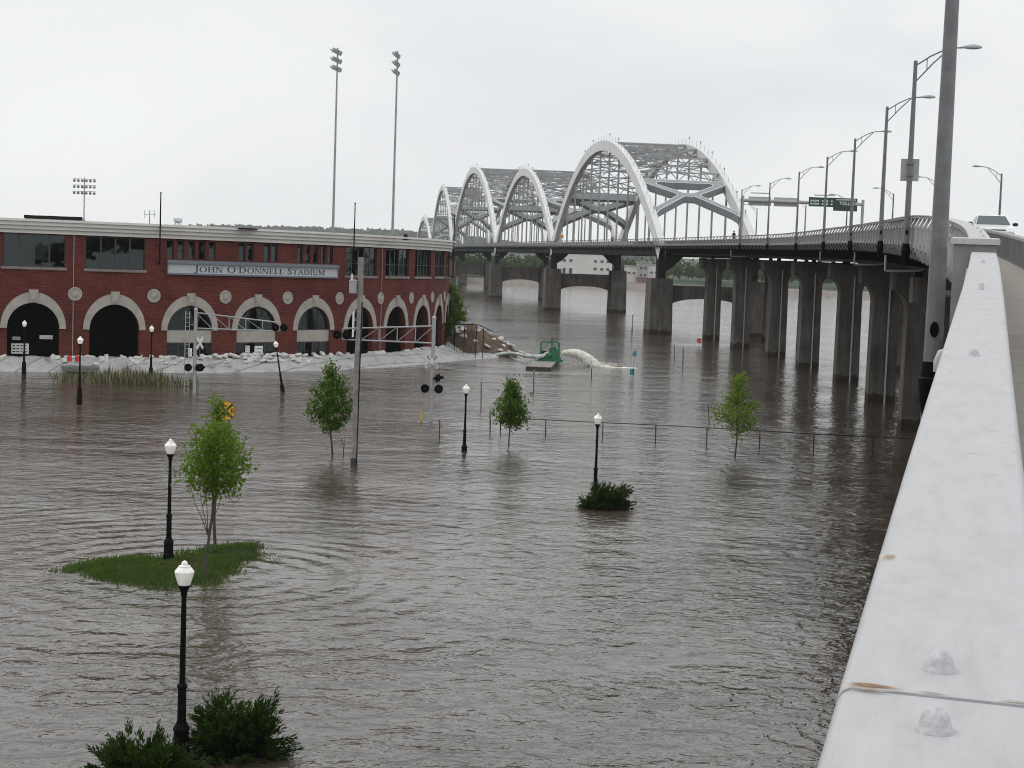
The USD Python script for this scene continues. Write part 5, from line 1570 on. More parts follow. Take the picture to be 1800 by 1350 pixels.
# dead twigs low on the front tree
b = W(360, 1011, .12)
o = thing('bare_shrub', 'thin leafless shrub stems standing left of the front young tree', 'shrub', (b[0] + .05, b[1] + .15, 0))
for k, (dx, h) in enumerate(((-.62, 1.25), (-.35, 1.5), (-.1, 1.35), (.45, 1.1), (.25, 1.45))):
    dx *= 1.0
    obj('twig', MB().tube([(0, 0, 1.45), (dx * .35, .02, 1.9 + h * .1), (dx * .8, .05, 2.1 + h * .4), (dx, .05, 2.2 + h * .7)], [.018, .014, .010, .005], 5), 'bark', o)
b = W(603, 803)
o = thing('bare_shrub', 'short bare forked stem in the water right of the dense tree', 'shrub', (b[0], b[1], 0))
obj('stem', MB().tube([(0, 0, -.5), (.02, 0, .4), (-.12, 0, 1.05)], [.03, .025, .012], 6), 'bark', o)
obj('twig', MB().tube([(.02, 0, .35), (.06, 0, .7), (.03, 0, 1.1)], [.02, .016, .008], 6), 'bark', o)


# ------------------------------------------------------------------ junipers
def juniper(label, c, rx, ry, h, seed, nb=110, tw=170, tilt=(0, 0)):
    global rng
    keep = rng
    rng = np.random.default_rng(seed)
    o = thing('juniper_bush', label, 'bush', c)
    bm = MB()
    B_, T_, S_w, W_ = [], [], [], []
    for i in range(nb):
        a = rng.uniform(0, 2 * np.pi)
        el = rng.uniform(0.0, 1) ** 1.25
        rr = math.sqrt(1 - 0.62 * el ** 2) * (rng.uniform(.78, 1.25) if i % 3 else rng.uniform(.4, .8))
        st = np.array([rng.normal(0, .22 * rx), rng.normal(0, .22 * ry), rng.uniform(-.1, .1)])
        en = np.array([rx * rr * math.cos(a) + tilt[0] * el, ry * rr * math.sin(a) + tilt[1] * el, h * el * rng.uniform(.75, 1.15) + .05])
        ctrl = st * .45 + en * .55
        ctrl[2] = max(st[2], en[2]) * .62 + .05
        t = np.linspace(0, 1, 7)[:, None]
        cv = (1 - t) ** 2 * st + 2 * t * (1 - t) * ctrl + t * t * en
        bm.tube(cv, np.linspace(.02, .004, 7), 4)
        # side sprays, each a small plume of needles
        ns = 13
        us = rng.uniform(.22, 1.0, ns)
        us[0] = 1.0
        for q in us:
            p0 = (1 - q) ** 2 * st + 2 * q * (1 - q) * ctrl + q * q * en
            d = 2 * (1 - q) * (ctrl - st) + 2 * q * (en - ctrl)
            d /= np.linalg.norm(d)
            sd = np.cross(d, unit(1)[0]); sd /= np.linalg.norm(sd)
            pd = d * rng.uniform(.75, 1.1) + sd * (rng.uniform(.3, .8) if q < .99 else .05) + [0, 0, .18]
            pd /= np.linalg.norm(pd)
            PL = (.46 * (1 - .45 * q) + .06) * rng.uniform(.7, 1.2) * rx
            k = max(6, tw // ns)
            u = rng.uniform(0, 1, k) ** .8
            p = p0 + pd * (PL * u)[:, None]
            side = np.cross(pd, unit(k)); side /= np.linalg.norm(side, axis=1, keepdims=True)
            dirn = pd * rng.uniform(.9, 1.3, (k, 1)) + side * rng.uniform(.25, .75, (k, 1))
            dirn /= np.linalg.norm(dirn, axis=1, keepdims=True)
            L_ = (.17 * (1 - .6 * u) + .035) * rng.uniform(.7, 1.2, k) * rx
            B_.append(p); T_.append(p + dirn * L_[:, None]); S_w.append(np.cross(dirn, unit(k))); W_.append(L_ * .23)
    v, f = blades(np.vstack(B_), np.vstack(T_), np.concatenate(W_), np.vstack(S_w))
    obj('branches', bm, 'bark', o)
    obj('foliage', (v, f), 'leaf_juniper', o)
    rng = keep


c = W(404, 1327)
juniper('dark green juniper bush standing in the water right of the nearest lamp', (c[0], c[1] + .3, -.25), 1.0, .85, 1.28, 5, nb=105, tilt=(.15, 0))
c = W(250, 1368)
juniper('dark green juniper bush cut by the lower edge left of the nearest lamp', (c[0], c[1] + .1, -.3), 1.0, .8, .92, 6, nb=100)
c = W(1062, 893)
juniper('low juniper bush around the foot of the middle lamp', (c[0], c[1] + .1, -.15), 1.0, .8, .95, 8, nb=90, tilt=(.3, 0))

# ------------------------------------------------------------------ grass patch left above water
isl = [(98, 1003), (135, 990), (180, 982), (240, 977), (292, 978), (345, 966), (400, 957), (452, 955), (474, 962), (488, 977), (462, 987), (430, 999), (402, 1014), (372, 1027), (330, 1034), (286, 1037), (240, 1031), (190, 1024), (140, 1015)]
ip = Polygon([W(x_, y_)[:2] for x_, y_ in isl]).buffer(.15)
mnx, mny, mxx, mxy = ip.bounds
gx, gy = np.meshgrid(np.linspace(mnx - .5, mxx + .5, 50), np.linspace(mny - .5, mxy + .5, 50))
dist = np.array([ip.exterior.distance(Point(a, b)) * (1 if ip.contains(Point(a, b)) else -1) for a, b in zip(gx.ravel(), gy.ravel())]).reshape(gx.shape)
gz = np.clip(dist * .09 - .06, -.3, .045) + .03 * (meshkit.noise(np.stack([gx * 1.5, gy * 1.5, gx * 0], -1), 2) - .6)
nx = 50
i = (np.arange(49)[:, None] * nx + np.arange(49)).ravel()
obj('grass_ground', (np.stack([gx, gy, gz], -1).reshape(-1, 3), np.concatenate([np.stack([i, i + 1, i + nx + 1], 1), np.stack([i, i + nx + 1, i + nx], 1)])), plain('wet_soil', (0.022, 0.028, 0.012), .95, var=.3, spec=.05), kind='structure', smooth=True)
n = 78000
bx, by = rng.uniform(mnx - .9, mxx + .9, n), rng.uniform(mny - .9, mxy + .9, n)
shp = shapely.points(bx, by)
ins = shapely.contains(ip, shp)
dd = shapely.distance(shapely.boundary(ip), shp) * np.where(ins, 1, -1)
pat = meshkit.fbm(np.stack([bx * .9, by * .6, bx * 0], -1), 3, 77)
k = rng.random(n) < np.clip((dd + .45) / 1.5, 0, 1) ** 1.3 * np.interp(pat, [.32, .55], [.22, 1])
bx, by, dd = bx[k], by[k], dd[k]
n = len(bx)
zz = np.clip(dd * .09 - .04, -.12, .05)
base = np.stack([bx, by, zz - .03], 1)
tip = base + np.stack([rng.normal(.02, .05, n), rng.normal(0, .05, n), rng.uniform(.05, .17, n) * np.interp(pat[k], [.35, .6], [.6, 1.25])], 1)
v, f = blades(base, tip, rng.uniform(.022, .042, n), unit(n) * [1, 1, .05])
tag(obj('grass', (v, f), 'grass'), 'patch of green grass rising out of the flood around the lamp', 'grass', kind='stuff')


# ------------------------------------------------------------------ park lamps
def lamp_parts(t):
    def flute(prof, n=24, amp=.06):
        q = MB().lathe(prof, n).mesh()
        v = q.vertices
        j = np.arange(len(v)) % n
        v[:, :2] *= (1 - amp * (j % 2))[:, None]
        return trimesh.Trimesh(v, q.faces, process=False)
    obj('base', flute([(.0, -.6), (.20, -.6), (.20, .08), (.175, .12), (.165, .48), (.185, .50), (.185, .54), (.15, .60), (.118, .66), (.112, .68), (0, .68)]), 'black_metal', t, smooth=25)
    obj('lower_shaft', flute([(.112, .66), (.098, .72), (.092, 1.42), (.115, 1.44), (.115, 1.49), (.085, 1.53), (.07, 1.56), (0, 1.56)]), 'black_metal', t, smooth=25)
    obj('shaft', flute([(.068, 1.54), (.055, 3.50), (0, 3.50)], 20, .05), 'black_metal', t, smooth=25)
    co = obj('collar', MB().lathe([(.054, 3.46), (.075, 3.50), (.068, 3.54), (.085, 3.60), (.125, 3.66), (.135, 3.68), (.135, 3.70), (.09, 3.705), (0, 3.705)], 24), 'black_metal', t, smooth=35)
    obj('globe', MB().lathe([(.10, 3.70), (.125, 3.715), (.150, 3.78), (.188, 3.90), (.208, 3.98), (.213, 4.01), (.19, 4.045), (.155, 4.085), (.128, 4.115)], 28), 'globe', t, smooth=35)
    obj('lid', MB().lathe([(.128, 4.113), (.132, 4.125), (.128, 4.135), (.085, 4.145), (.068, 4.16), (.072, 4.185), (.06, 4.215), (.03, 4.235), (.022, 4.245), (.0, 4.25)], 24), 'globe_lid', t, smooth=40)


PG = 'black park lamps with white globes standing in the flood'
lamps = [
    (318, 1322, 985, 'nearest black park lamp with white globe, between the two juniper bushes', None),
    (296, 981, 771, 'black park lamp at the left edge of the grass patch', None),
    (1046, 862, 726, 'black park lamp rising from the low juniper bush', None),
    (816, 792, 675, 'black park lamp between the railway signal mast and the pyramid tree', None),
    (139.5, 712, 591, 'black park lamp before the second pier of the stadium, left of the reeds', None),
    (42, 657, 563, 'black park lamp before the first stadium arch, furthest left', None),
    (265, 668, 572, 'black park lamp among the reeds before the stadium', None),
    (497, 688, 599, 'leaning black park lamp before the fourth stadium arch', 'lean'),
    (1111, 583, 549, 'tiny far black lamp left of the big river pier', None),
    (1381, 598, 563, 'tiny far dark lamp seen between the bridge columns', None)]
first = None
for px, py, ptop, lb, lean in lamps:
    w = W(px, py, 0.1 if py in (1322, 981) else 0.0)
    D = w[1]
    top = AT(px, ptop, D)
    z = top[2] - 4.25
    if first is None:
        first = thing('park_lamp', lb, 'street lamp', (w[0], w[1], z), 0, PG)
        lamp_parts(first)
    elif lean:
        tp = AT(484, 599, D)
        ang = math.degrees(math.atan2(tp[0] - w[0] - .02, 4.25))
        z = tp[2] - 4.25 * math.cos(math.radians(ang))
        dup(first, 'park_lamp', lb, (w[0] + math.tan(math.radians(ang)) * z, w[1], z), 0, PG, tilt=(0, ang))
    else:
        dup(first, 'park_lamp', lb, (w[0], w[1], z), rng.uniform(0, 3), PG)

# ------------------------------------------------------------------ railway signals
def pole_sign(o, c, yaw, m='white_sign'):
    pass


def signal_pair(o, c, yaw, gap=.62):
    c = np.asarray(c, float)
    x_, y_ = np.array([math.cos(yaw), math.sin(yaw), 0]), np.array([-math.sin(yaw), math.cos(yaw), 0])
    for sx in (-1, 1):
        p = c + x_ * sx * gap / 2

        def place(t):
            v = t.vertices
            return (p + v[:, :1] * x_ - v[:, 2:3] * y_ + v[:, 1:2] * [0, 0, 1.0], t.faces[:, ::-1])
        b = obj('signal_disc', place(MB().lathe([(0, -.02), (.30, -.02), (.305, 0), (.29, .02), (.12, .03), (0, .03)], 24).mesh()), 'signal_black', o, smooth=35)
        obj('lens', place(MB().lathe([(0.105, .028), (.10, .05), (.06, .07), (0, .075)], 16).mesh()), 'red_lens', b, smooth=40)
        hv_ = MB().lathe([(.13, .025), (.14, .30), (.13, .30), (.12, .025)], 20).mesh()
        q = hv_.vertices; cut = q[hv_.faces].mean(1)[:, 1] > -.05
        obj('hood', place(trimesh.Trimesh(q, hv_.faces[cut], process=False)), 'signal_black', b, smooth=40)
        obj('housing', place(MB().lathe([(.12, -.021), (.12, -.16), (.06, -.2), (0, -.2)], 14).mesh()), 'signal_black', b, smooth=40)
    obj('signal_arm', MB().rod(c - x_ * gap / 2 + y_ * .1, c + x_ * gap / 2 + y_ * .1, .03), 'galv', o)


def crossbuck(o, c, yaw, L=1.22, words=True):
    x_, y_ = np.array([math.cos(yaw), math.sin(yaw), 0]), np.array([-math.sin(yaw), math.cos(yaw), 0])
    for k, ang in enumerate((math.radians(47), math.radians(-47))):
        u = x_ * math.cos(ang) + np.array([0, 0, math.sin(ang)]); w = -x_ * math.sin(ang) + np.array([0, 0, math.cos(ang)])
        b = obj('crossbuck_blade', MB().prism(sbox(-L / 2, -.115, L / 2, .115), .02, frame_fn(np.asarray(c) - y_ * (.03 + .024 * k), u, w, -y_)), 'white_sign', o)
        if words:
            for txt, q in ((('RAIL', -.52), ('ROAD', .16)) if k else (('CROS', -.52), ('SING', .16))):
                tm = meshkit.text_mesh(txt, .13, .006, bold=True)
                v = tm.vertices; sc_ = .36 / max(v[:, 0].max(), .01)
                obj('lettering', (np.asarray(c) - y_ * (.0545 + .024 * k) + (v[:, :1] * sc_ + q) * u + (v[:, 1:2] - .065) * w - v[:, 2:] * y_, tm.faces), 'black_paint', b)


def cantilever(name, label, px, py, ptop, side, reach_px, arm_top, arm_bot, tip_top, tip_bot, ladder):
    b = W(px, py)
    D = b[1]
    o = thing(name, label, 'railway signal', (b[0], b[1], 0))
    L = lambda x_, y_: AT(x_, y_, D) - b
    H = L(px, ptop)[2]
    obj('mast', MB().rod((0, 0, -1), (0, 0, H), .135, n=14).lathe([(.16, H), (.16, H + .1), (.05, H + .2), (0, H + .2)], 12), 'galv', o, smooth=50)
    R_ = reach_px * D / FPX * side
    zt, zb, yt, yb = L(px, arm_top)[2], L(px, arm_bot)[2], L(px + side * reach_px, tip_top)[2], L(px + side * reach_px, tip_bot)[2]
    mb = MB().rod((0, 0, zt), (R_, 0, yt), .055).rod((0, 0, zb), (R_, 0, yb), .055)
    nb = 5
    for i in range(1, nb + 1):
        t = i / nb
        A_, B_ = np.array([R_ * t, 0, zt + (yt - zt) * t]), np.array([R_ * t, 0, zb + (yb - zb) * t])
        mb.rod(A_, B_, .035)
        t0 = (i - 1) / nb
        if i < nb:
            mb.rod(np.array([R_ * t0, 0, zt + (yt - zt) * t0]), B_, .022)
    obj('truss_arm', mb, 'galv', o, smooth=50)
    signal_pair(o, (R_ + side * .05, -.12, (yt + yb) / 2 - .05), 0.0, .66)
    if ladder:
        mb = MB()
        for x_ in (-.82, -.50):
            mb.rod((x_, .1, -.8), (x_, .1, H - .1), .035)
        for z in np.arange(0, H, .35):
            mb.rod((-.82, .1, z), (-.50, .1, z), .018)
        for z in (1.2, 3.2, 5.4):
            mb.rod((-.5, .1, z), (0, 0, z), .02)
        obj('ladder', mb, 'galv', o)
        signal_pair(o, (-.05, -.2, L(340, 646)[2]), 0.05, .86)
        signal_pair(o, (.25, .2, L(350, 646)[2]), 2.6, .55)
        crossbuck(o, (.30, 0.1, L(350, 603)[2]), 1.15, 1.2, False)
    else:
        signal_pair(o, (0.0, -.2, L(759, 683)[2]), -.1, .95)
        signal_pair(o, (.38, .1, L(770, 665)[2]), 1.35, .62)
        crossbuck(o, (-.05, -.17, L(759, 635)[2]), 0.0)
    return o


cantilever('railway_signal', 'cantilever railway signal mast with ladder before the third stadium arch', 341.5, 692, 545, 1, 147, 549.5, 577, 567, 582, True)
cantilever('railway_signal', 'cantilever railway signal mast with white crossbuck, arm reaching left past the utility pole', 757.5, 741, 560, -1, 160, 573, 603, 577.5, 596.5, False)

# yellow advance warning sign
c = AT(397, 722, 75.2)
w = W(410.5, 859)
o = thing('railway_warning_sign', 'round yellow railway crossing warning sign half hidden by the young trees', 'road sign', (c[0], c[1], 0), 0.05)
obj('disc', MB().prism(Point(0, 0).buffer(.47, 24), .02, frame_fn((0, 0, c[2]), (1, 0, 0), (0, 0, 1), (0, -1, 0))), 'yellow', o)
pr = [l.intersection(Point(0, 0).buffer(.46)) for l in (LineString([(-.5, .5), (.5, -.5)]).buffer(.05), LineString([(-.5, -.5), (.5, .5)]).buffer(.05))]
x_ = unary_union(pr)
sym = obj('cross_mark', MB().prism(x_, .006, frame_fn((0, -.0205, c[2]), (1, 0, 0), (0, 0, 1), (0, -1, 0))), 'black_paint', o)
for sx in (-.40, .22):
    tm = meshkit.text_mesh('R', .22, .006, bold=True)
    v = tm.vertices
    obj('letter', (np.stack([v[:, 0] + sx, -.0205 - v[:, 2], v[:, 1] + c[2] - .11], 1), tm.faces), 'black_paint', o)
obj('border', MB().prism(Point(0, 0).buffer(.462, 24).difference(Point(0, 0).buffer(.44, 24)), .005, frame_fn((0, -.0205, c[2]), (1, 0, 0), (0, 0, 1), (0, -1, 0))), 'black_paint', o)
obj('post', MB().rod((w[0] - c[0], .04, -1), (0.06, .04, c[2] + .3), .04), 'wood_dark', o)

# utility pole with transformer
b = W(622, 816)
t = AT(635.5, 452, b[1])
o = thing('utility_pole', 'weathered grey wooden utility pole with a transformer can rising from the water', 'utility pole', (b[0], b[1], 0), tilt=(0, math.degrees(math.atan2(t[0] - b[0], t[2])) * 1.0))
H = t[2]
zs = np.linspace(-1.5, H, 16)
obj('pole', MB().tube([(0.02 * math.sin(z), 0, z) for z in zs], np.interp(zs, [0, H], [.185, .145]), 18), 'wood_pole', o, smooth=50)
obj('wet_foot', MB().rod((0, 0, -.6), (0, 0, .35), .192, .187, 18), 'wood_dark', o, smooth=50)
zt = AT(628, 504, b[1])[2]
tr = obj('transformer', MB().lathe([(0, -.36), (.20, -.36), (.215, -.30), (.215, .28), (.23, .29), (.23, .33), (.12, .38), (0, .39)], 20, (-.38, -.05, zt)), 'galv', o, smooth=40)
obj('bushing', MB().lathe([(.05, .36), (.07, .42), (.04, .48), (.07, .54), (.04, .60), (.05, .66), (0, .68)], 10, (-.46, -.05, zt)), 'white_sign', tr, smooth=40)
obj('bushing', MB().lathe([(.05, .36), (.07, .42), (.04, .48), (.06, .54), (0, .56)], 10, (-.30, -.08, zt)), 'rust_solid', tr, smooth=40)
obj('bracket', MB().beam((-.38, 0, zt + .2), (0, 0, zt + .2), .06).beam((-.38, 0, zt - .2), (0, 0, zt - .2), .06), 'galv', o)
obj('conduit', MB().rod((.14, -.12, -.5), (.14, -.12, zt - .8), .035), 'dark_steel', o)
for z in (zt - 1.3, zt - 1.75, zt - 2.3):
    obj('insulator', MB().lathe([(0, -.08), (.06, -.06), (.035, 0), (.06, .06), (0, .08)], 10, (-.2, -.08, z)), 'pole_grey', o)

# sunken fence
fx = [(880, 735, 761), (959.5, 738, 763), (1060, 743, 768), (1153, 747, 777), (1243, 752, 783), (1336, 757, 786), (1431, 763, 791), (1535, 768, 796), (1640, 773, 800)]
o = thing('sunken_fence', 'thin dark rail fence sunk in the flood, running right under the bridge', 'fence')
tops = []
for px, py, pb in fx:
    b = W(px, pb)
    q = AT(px, py, b[1])
    tops.append(q)
    obj('post', MB().rod((b[0], b[1], -1), (q[0], q[1], q[2]), .035), 'dark_steel', o)
obj('top_rail', MB().tube(tops, .026, 6), 'dark_steel', o)

# loose posts and signs in the water
def post(px, pb, pt, label, m='wood_dark', r=.045, lean_px=0, cat='post', group=None):
    b = W(px, pb)
    q = AT(px + lean_px, pt, b[1])
    o = thing('marker_post' if cat == 'post' else cat, label, cat, (b[0], b[1], 0), group=group)
    obj('stake', MB().rod((0, 0, -1), q - b, r), m, o)
    return o, q - b


post(846, 718, 671, 'tall thin dark post in open water left of the pyramid tree', r=.04)
o, q = post(862, 760, 722, 'short brown post with a thicker top left of the sunken fence')
obj('top_board', trimesh.creation.box(bounds=[q + [-.07, -.06, -.55], q + [.07, .0, 0]]), 'wood_pole', o)
post(773, 770, 738, 'short dark post in the water right of the crossbuck signal', r=.035)
o, q = post(740.5, 743, 724, 'short post with yellow marker left of the crossbuck signal', r=.035)
obj('marker', trimesh.creation.box(bounds=[q + [-.06, -.04, -.62], q + [.06, -.0, .02]]), 'yellow', o)
o, q = post(938.5, 690, 650, 'post with a pale top in front of the pump barge')
obj('top_board', trimesh.creation.box(bounds=[q + [-.08, -.07, -.7], q + [.08, -.046, 0]]), 'wood_pole', o)
o, q = post(1040, 666, 635, 'post with a pale yellow band in front of the white water')
obj('band', trimesh.creation.box(bounds=[q + [-.07, -.07, -.7], q + [.07, -.046, -.1]]), 'pipe_pale', o)
post(1249, 748, 713, 'thin leaning stake left of the sparse yellow green tree', lean_px=-4, r=.03)
post(1201, 637, 612, 'short dark stake in the shade near the stop sign', r=.06)
post(1186, 622, 606, 'thin dark stake left of the stop sign', r=.05)
b = W(1112, 662)
q = AT(1115.5, 622, b[1])
o = thing('parking_sign', 'small teal sign boards on a thin post standing in open water', 'sign', (b[0], b[1], 0))
obj('post', MB().rod((0, 0, -1), q - b + [0, 0, .2], .03), 'galv', o)
s_ = b[1] / FPX
obj('upper_board', trimesh.creation.box(bounds=[q - b + [-3.6 * s_, -.05, -4.5 * s_], q - b + [3.6 * s_, -.03, 4.5 * s_]]), 'teal_sign', o)
lo = AT(1111, 654, b[1]) - b
obj('lower_board', trimesh.creation.box(bounds=[lo + [-3.8 * s_, -.05, -5.5 * s_], lo + [1.2 * s_, -.03, 5.5 * s_]]), 'teal_sign', o)
obj('board_edge', trimesh.creation.box(bounds=[lo + [1.3 * s_, -.05, -6 * s_], lo + [3.4 * s_, .1, 5.5 * s_]]), 'cloth_grey', o)
c = AT(1229, 599, 232)
o = thing('stop_sign', 'red stop sign almost drowned beside the bridge column', 'road sign', (c[0], c[1], 0))
octo = Point(0, 0).buffer(.40, 2)
octo = affinity.rotate(Polygon([(.41 * math.cos(a), .41 * math.sin(a)) for a in np.arange(8) * math.pi / 4]), 22.5)
bd = obj('board', MB().prism(octo, .02, frame_fn((0, 0, c[2]), (1, 0, 0), (0, 0, 1), (0, -1, 0))), 'stop_red', o)
tm = meshkit.text_mesh('STOP', .22, .006, bold=True); v = tm.vertices; k = .58 / v[:, 0].max()
obj('lettering', (np.stack([v[:, 0] * k - .29, -.0205 - v[:, 2], v[:, 1] + c[2] - .11], 1), tm.faces), 'white_sign', bd)
obj('border', MB().prism(octo.difference(octo.buffer(-.03)), .005, frame_fn((0, -.0205, c[2]), (1, 0, 0), (0, 0, 1), (0, -1, 0))), 'white_sign', bd)
obj('post', MB().rod((0, .03, -1), (0, .03, c[2] + .3), .035), 'galv', o)
c = AT(1431, 614, 200)
o = thing('floating_barrel', 'small white float bobbing under the bridge between the columns', 'float', (c[0], c[1], 0))
obj('drum', MB().lathe([(0, -.2), (.28, -.2), (.3, .2), (.28, .5), (0, .52)], 14), 'sandbag', o, smooth=40)
obj('band', MB().lathe([(.302, .1), (.315, .12), (.315, .2), (.302, .22)], 14), 'galv', o)

# ------------------------------------------------------------------ pump barge
p0, p1_ = W(952, 648), W(965, 629)
o = thing('pump_barge', 'green pump machine on a flat wooden barge throwing out white water', 'pump barge')
qd = [W(924, 648, .12), W(969, 650, .12), W(986, 632, .12), W(950, 629, .12)]
mb = MB()
v = np.array([q + [0, 0, z] for z in (-.25, .22) for q in qd])
obj('hull', (v, [(4, 5, 6), (4, 6, 7), (0, 1, 5), (0, 5, 4), (1, 2, 6), (1, 6, 5), (2, 3, 7), (2, 7, 6), (3, 0, 4), (3, 4, 7)]), 'wood_dark', o)
for i in range(9):
    a, b_ = i / 9, (i + .93) / 9
    l = lambda t: (v[4] + (v[7] - v[4]) * t, v[5] + (v[6] - v[5]) * t)
    (A1, B1), (A2, B2) = l(a * .85), l(b_ * .85)
    sh = np.array([.06, 0, 0])
    obj('plank', (np.array([A1 + sh, B1 - sh, B2 - sh, A2 + sh, A1 + sh + [0, 0, .05], B1 - sh + [0, 0, .05], B2 - sh + [0, 0, .05], A2 + sh + [0, 0, .05]]),
                  [(4, 5, 6), (4, 6, 7), (0, 1, 5), (0, 5, 4), (1, 2, 6), (1, 6, 5), (2, 3, 7), (2, 7, 6), (3, 0, 4), (3, 4, 7)]), 'deck_boards', o)
mc = AT(966, 634, 178)
mc[2] = .35
T = lambda x_, y_, z_: mc + [x_, y_, z_]
mb = MB()
fr_ = .11
for x_ in (-1.05, 1.05):
    for y_ in (-.8, .9):
        mb.beam(T(x_, y_, .2), T(x_ * .95, y_ * .9, 2.15), fr_)
    mb.beam(T(x_ * .95, -.72, 2.12), T(x_ * .95, .81, 2.12), fr_)
    mb.beam(T(x_, -.8, .3), T(x_ * .95, .8, 1.9), .07)
for y_ in (-.72, .81):
    mb.beam(T(-1.0, y_, 2.14), T(1.0, y_, 2.14), fr_)
mb.beam(T(-1.0, -.74, 1.1), T(-.2, -.72, 2.1), .08).beam(T(1.0, -.74, 1.1), T(.2, -.72, 2.1), .08)
obj('frame', mb, 'green_paint', o)
eng = m3.Manifold.hull_points([(x_, y_, z_) for x_, y_, z_ in ((-.25, -.5, .3), (.95, -.5, .3), (.95, .5, .3), (-.25, .5, .3), (-.05, -.35, 1.55), (.55, -.35, 1.75), (.55, .35, 1.75), (-.05, .35, 1.55), (.85, -.4, 1.2))]).translate(tuple(mc))
obj('engine_housing', eng, 'green_paint', o)
obj('skid', MB().box(T(-1.35, -.9, 0), T(1.5, .9, .25)).box(T(-1.1, -.75, .25), T(1.25, .75, .45)), 'green_paint', o)
obj('fuel_tank', MB().box(T(-.9, .0, .45), T(-.35, .7, 1.1)), 'dark_steel', o)
obj('exhaust', MB().rod(T(.2, 0, 1.7), T(.2, 0, 2.55), .05), 'dark_steel', o)
obj('pump_volute', MB().lathe([(.0, -.25), (.35, -.22), (.45, 0), (.35, .22), (0, .25)], 16, T(-.15, -.65, .75)), 'green_paint', o, smooth=40)
pa = W(893, 628); pa[2] = .45
obj('inlet_elbow', MB().tube([T(-.15, -.7, .95), T(-.45, -.75, .85), T(-.8, -.8, .62), T(-1.5, -.85, .50)], [.16, .2, .21, .21], 12), 'pipe_pale', o, smooth=50)
po = thing('pump_pipe', 'long pale pipe lying from the levee end to the green pump', 'pipe')
pb_ = T(-1.45, -.85, .5)
k = np.linspace(0, 1, 12)
obj('pipe', MB().tube([pa + (pb_ - pa) * t + [0, 0, .06 * math.sin(t * 7)] for t in k], .20, 12), 'pipe_pale', po, smooth=50)
for t in (.3, .62, .93):
    c_ = pa + (pb_ - pa) * t
    d_ = (pb_ - pa) / np.linalg.norm(pb_ - pa)
    obj('flange', MB().rod(c_ - d_ * .05, c_ + d_ * .05, .27, n=12), 'galv', po)
obj('pipe_end', MB().tube([pa + [-1.6, -.3, -.25], pa + [-.6, -.1, .0], pa], .2, 12), 'pipe_pale', po, smooth=50)
# thrown water and foam
mb = MB()
x0 = T(1.35, -.1, .95)
ts = np.linspace(0, 1.12, 70)
cl = np.array([x0 + [3.9 * t, -.9 * t, .44 * math.sin(min(t * 2.2, math.pi / 2)) - 1.9 * t ** 2.2] for t in ts])
q = MB().tube(cl, .24 + .42 * ts, 28).mesh()
tq = np.clip((q.vertices[:, :1] - x0[0]) / 3.9, 0, 1)
vv = q.vertices + (.06 + .22 * tq) * (np.stack([meshkit.fbm(q.vertices * 4.2 + k_ * 9, 4, 3) for k_ in range(3)], 1) - .5) * np.array([1.2, 1, 1.6])
obj_ = obj('water_jet', (vv, q.faces), 'foam', smooth=True)
tag(obj_, 'arching jet of foaming cream white water thrown from the pump', 'water jet', kind='stuff')
ii = rng.integers(6, 66, 5200)
sp_ = cl[ii] + unit(5200) * ((.22 + .42 * ts[ii]) * rng.uniform(.8, 1.35, 5200))[:, None] + np.stack([ii * 0, ii * 0, -rng.random(5200) ** 2 * .7 * ts[ii]], 1)
v, f = leaves(np.vstack([sp_, cl[58] + rng.normal(0, 1, (1100, 3)) * [1.2, .6, .14] + [.3, 0, .2]]), .10)
v[:, 2] = np.maximum(v[:, 2], .02)
tag(obj('spray', (v, f), 'foam'), 'white spray droplets around the jet from the pump', 'spray', kind='stuff')
f0 = cl[-1]
gx_, gy_ = np.linspace(-.3, 4.6, 70), np.linspace(-1.0, 1.0, 18)
fg = grid(gx_, gy_, lambda X, Y: .16 * np.exp(-(Y / .40) ** 2) * np.interp(X, [-.3, .5, 2, 4.6], [.8, 1.9, .7, .1]) + .30 * (meshkit.fbm(np.stack([X * 1.6, Y * 3, X * 0], -1), 4, 12) - .5) - .07 - .20 * np.clip(abs(Y) - .45 + X * .03, 0, 1))
tag(obj('foam_streak', (fg[0] + [f0[0], f0[1], 0], fg[1]), 'foam', smooth=True), 'streak of white foam on the water right of the pump jet', 'foam', kind='stuff')

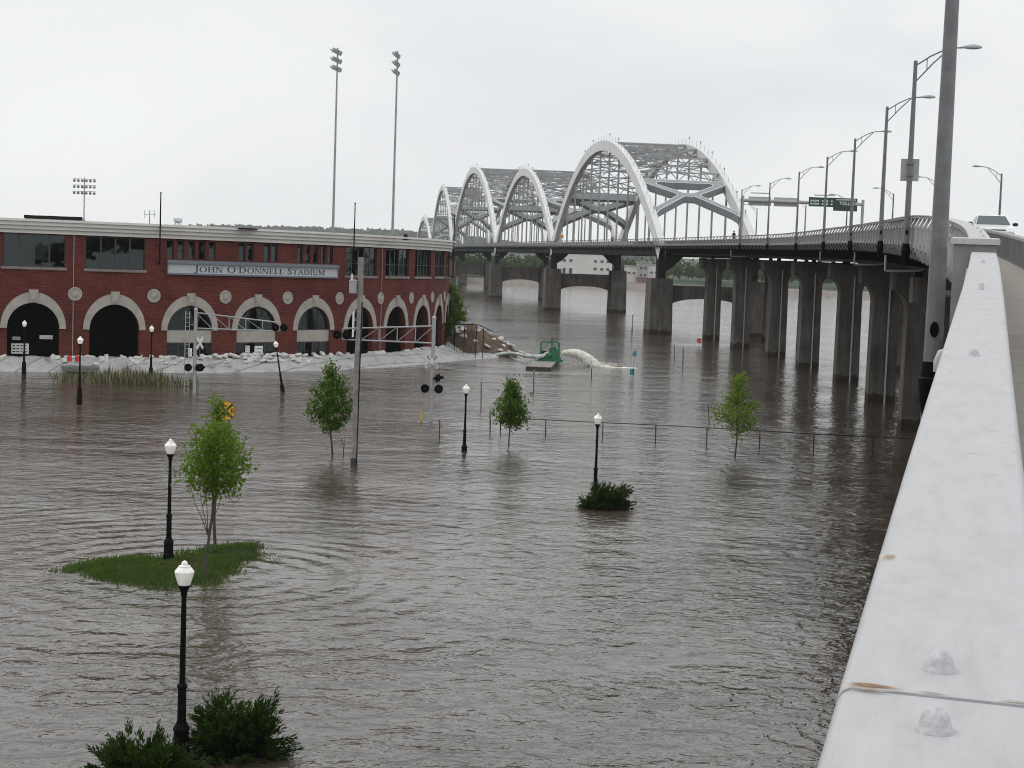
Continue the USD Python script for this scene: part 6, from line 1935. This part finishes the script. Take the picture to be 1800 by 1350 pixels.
# ------------------------------------------------------------------ far bank buildings
def far_building(name, label, px0, px1, pt, D, base_z, m, depth, wins, roofm='far_grey'):
    a, b_ = AT(px0, pt, D), AT(px1, pt, D)
    o = thing(name, label, 'building', ((a[0] + b_[0]) / 2, D, 0))
    w, H = b_[0] - a[0], (a[2] + b_[2]) / 2
    obj('wall', trimesh.creation.box(bounds=[(-w / 2, 0, base_z), (w / 2, depth, H)]), m, o)
    obj('roof', trimesh.creation.box(bounds=[(-w / 2 - .4, -.4, H), (w / 2 + .4, depth + .4, H + .6)]), roofm, o)
    for wx_, wz, ww, wh in wins:
        x_, z_ = -w / 2 + wx_ * w, base_z + wz * (H - base_z)
        fo = obj('window', trimesh.creation.box(bounds=[(x_ - ww / 2, -.12, z_ - wh / 2), (x_ + ww / 2, -.003, z_ + wh / 2)]), 'far_grey', o)
        obj('pane', trimesh.creation.box(bounds=[(x_ - ww / 2 + .15, -.16, z_ - wh / 2 + .15), (x_ + ww / 2 - .15, -.125, z_ + wh / 2 - .15)]), 'far_window', fo)


far_building('white_block', 'long white far bank building seen under the first arch span', 981, 1077, 446, 900, 4.0, 'far_white', 14,
             [(.12, .72, 1.7, 1.5), (.24, .72, 1.7, 1.5), (.69, .72, 1.7, 1.5), (.81, .72, 1.7, 1.5), (.92, .72, 1.7, 1.5), (.12, .32, 1.9, 3.0), (.24, .32, 1.9, 3.0), (.69, .42, 1.7, 1.5), (.81, .42, 1.7, 1.5), (.92, .42, 1.7, 1.5)])
far_building('grey_block', 'grey far bank building behind trees, left of the big near pier', 1122, 1140, 462, 890, 3.0, 'far_grey', 14, [(.3, .75, 1.5, 1.5), (.7, .75, 1.5, 1.5), (.3, .4, 1.5, 1.5), (.7, .4, 1.5, 1.5)])
far_building('pale_block', 'low pale far bank building left of the grey block', 1100, 1121, 468, 895, 3.0, 'far_white', 12, [(.3, .6, 1.5, 1.2), (.7, .6, 1.5, 1.2)])
far_building('brick_block', 'small brick house on the far bank before the trees', 1120, 1136, 489, 868, 3.0, 'far_brick', 9, [(.3, .6, 1.2, 1.2), (.7, .6, 1.2, 1.2)], 'far_brick')
far_building('wide_pale_block', 'pale wide far bank building just right of the grey block', 1140, 1160, 466, 905, 3.0, 'far_white', 12, [(.3, .6, 1.5, 1.2), (.7, .6, 1.5, 1.2)])

# ------------------------------------------------------------------ air
hz = trimesh.creation.box(bounds=[(XL - 12, YL - 12, -4.2), (XH + 12, YH + 12, 135)])
tag(obj('haze', hz, mat('haze_air', {'v': ('principled_volume', {'color': (0.93, 0.95, 0.97), 'density': HAZE, 'anisotropy': 0.1})}, [], surface=None, volume='v.volume')), 'thin grey haze over the river', 'haze', kind='stuff')
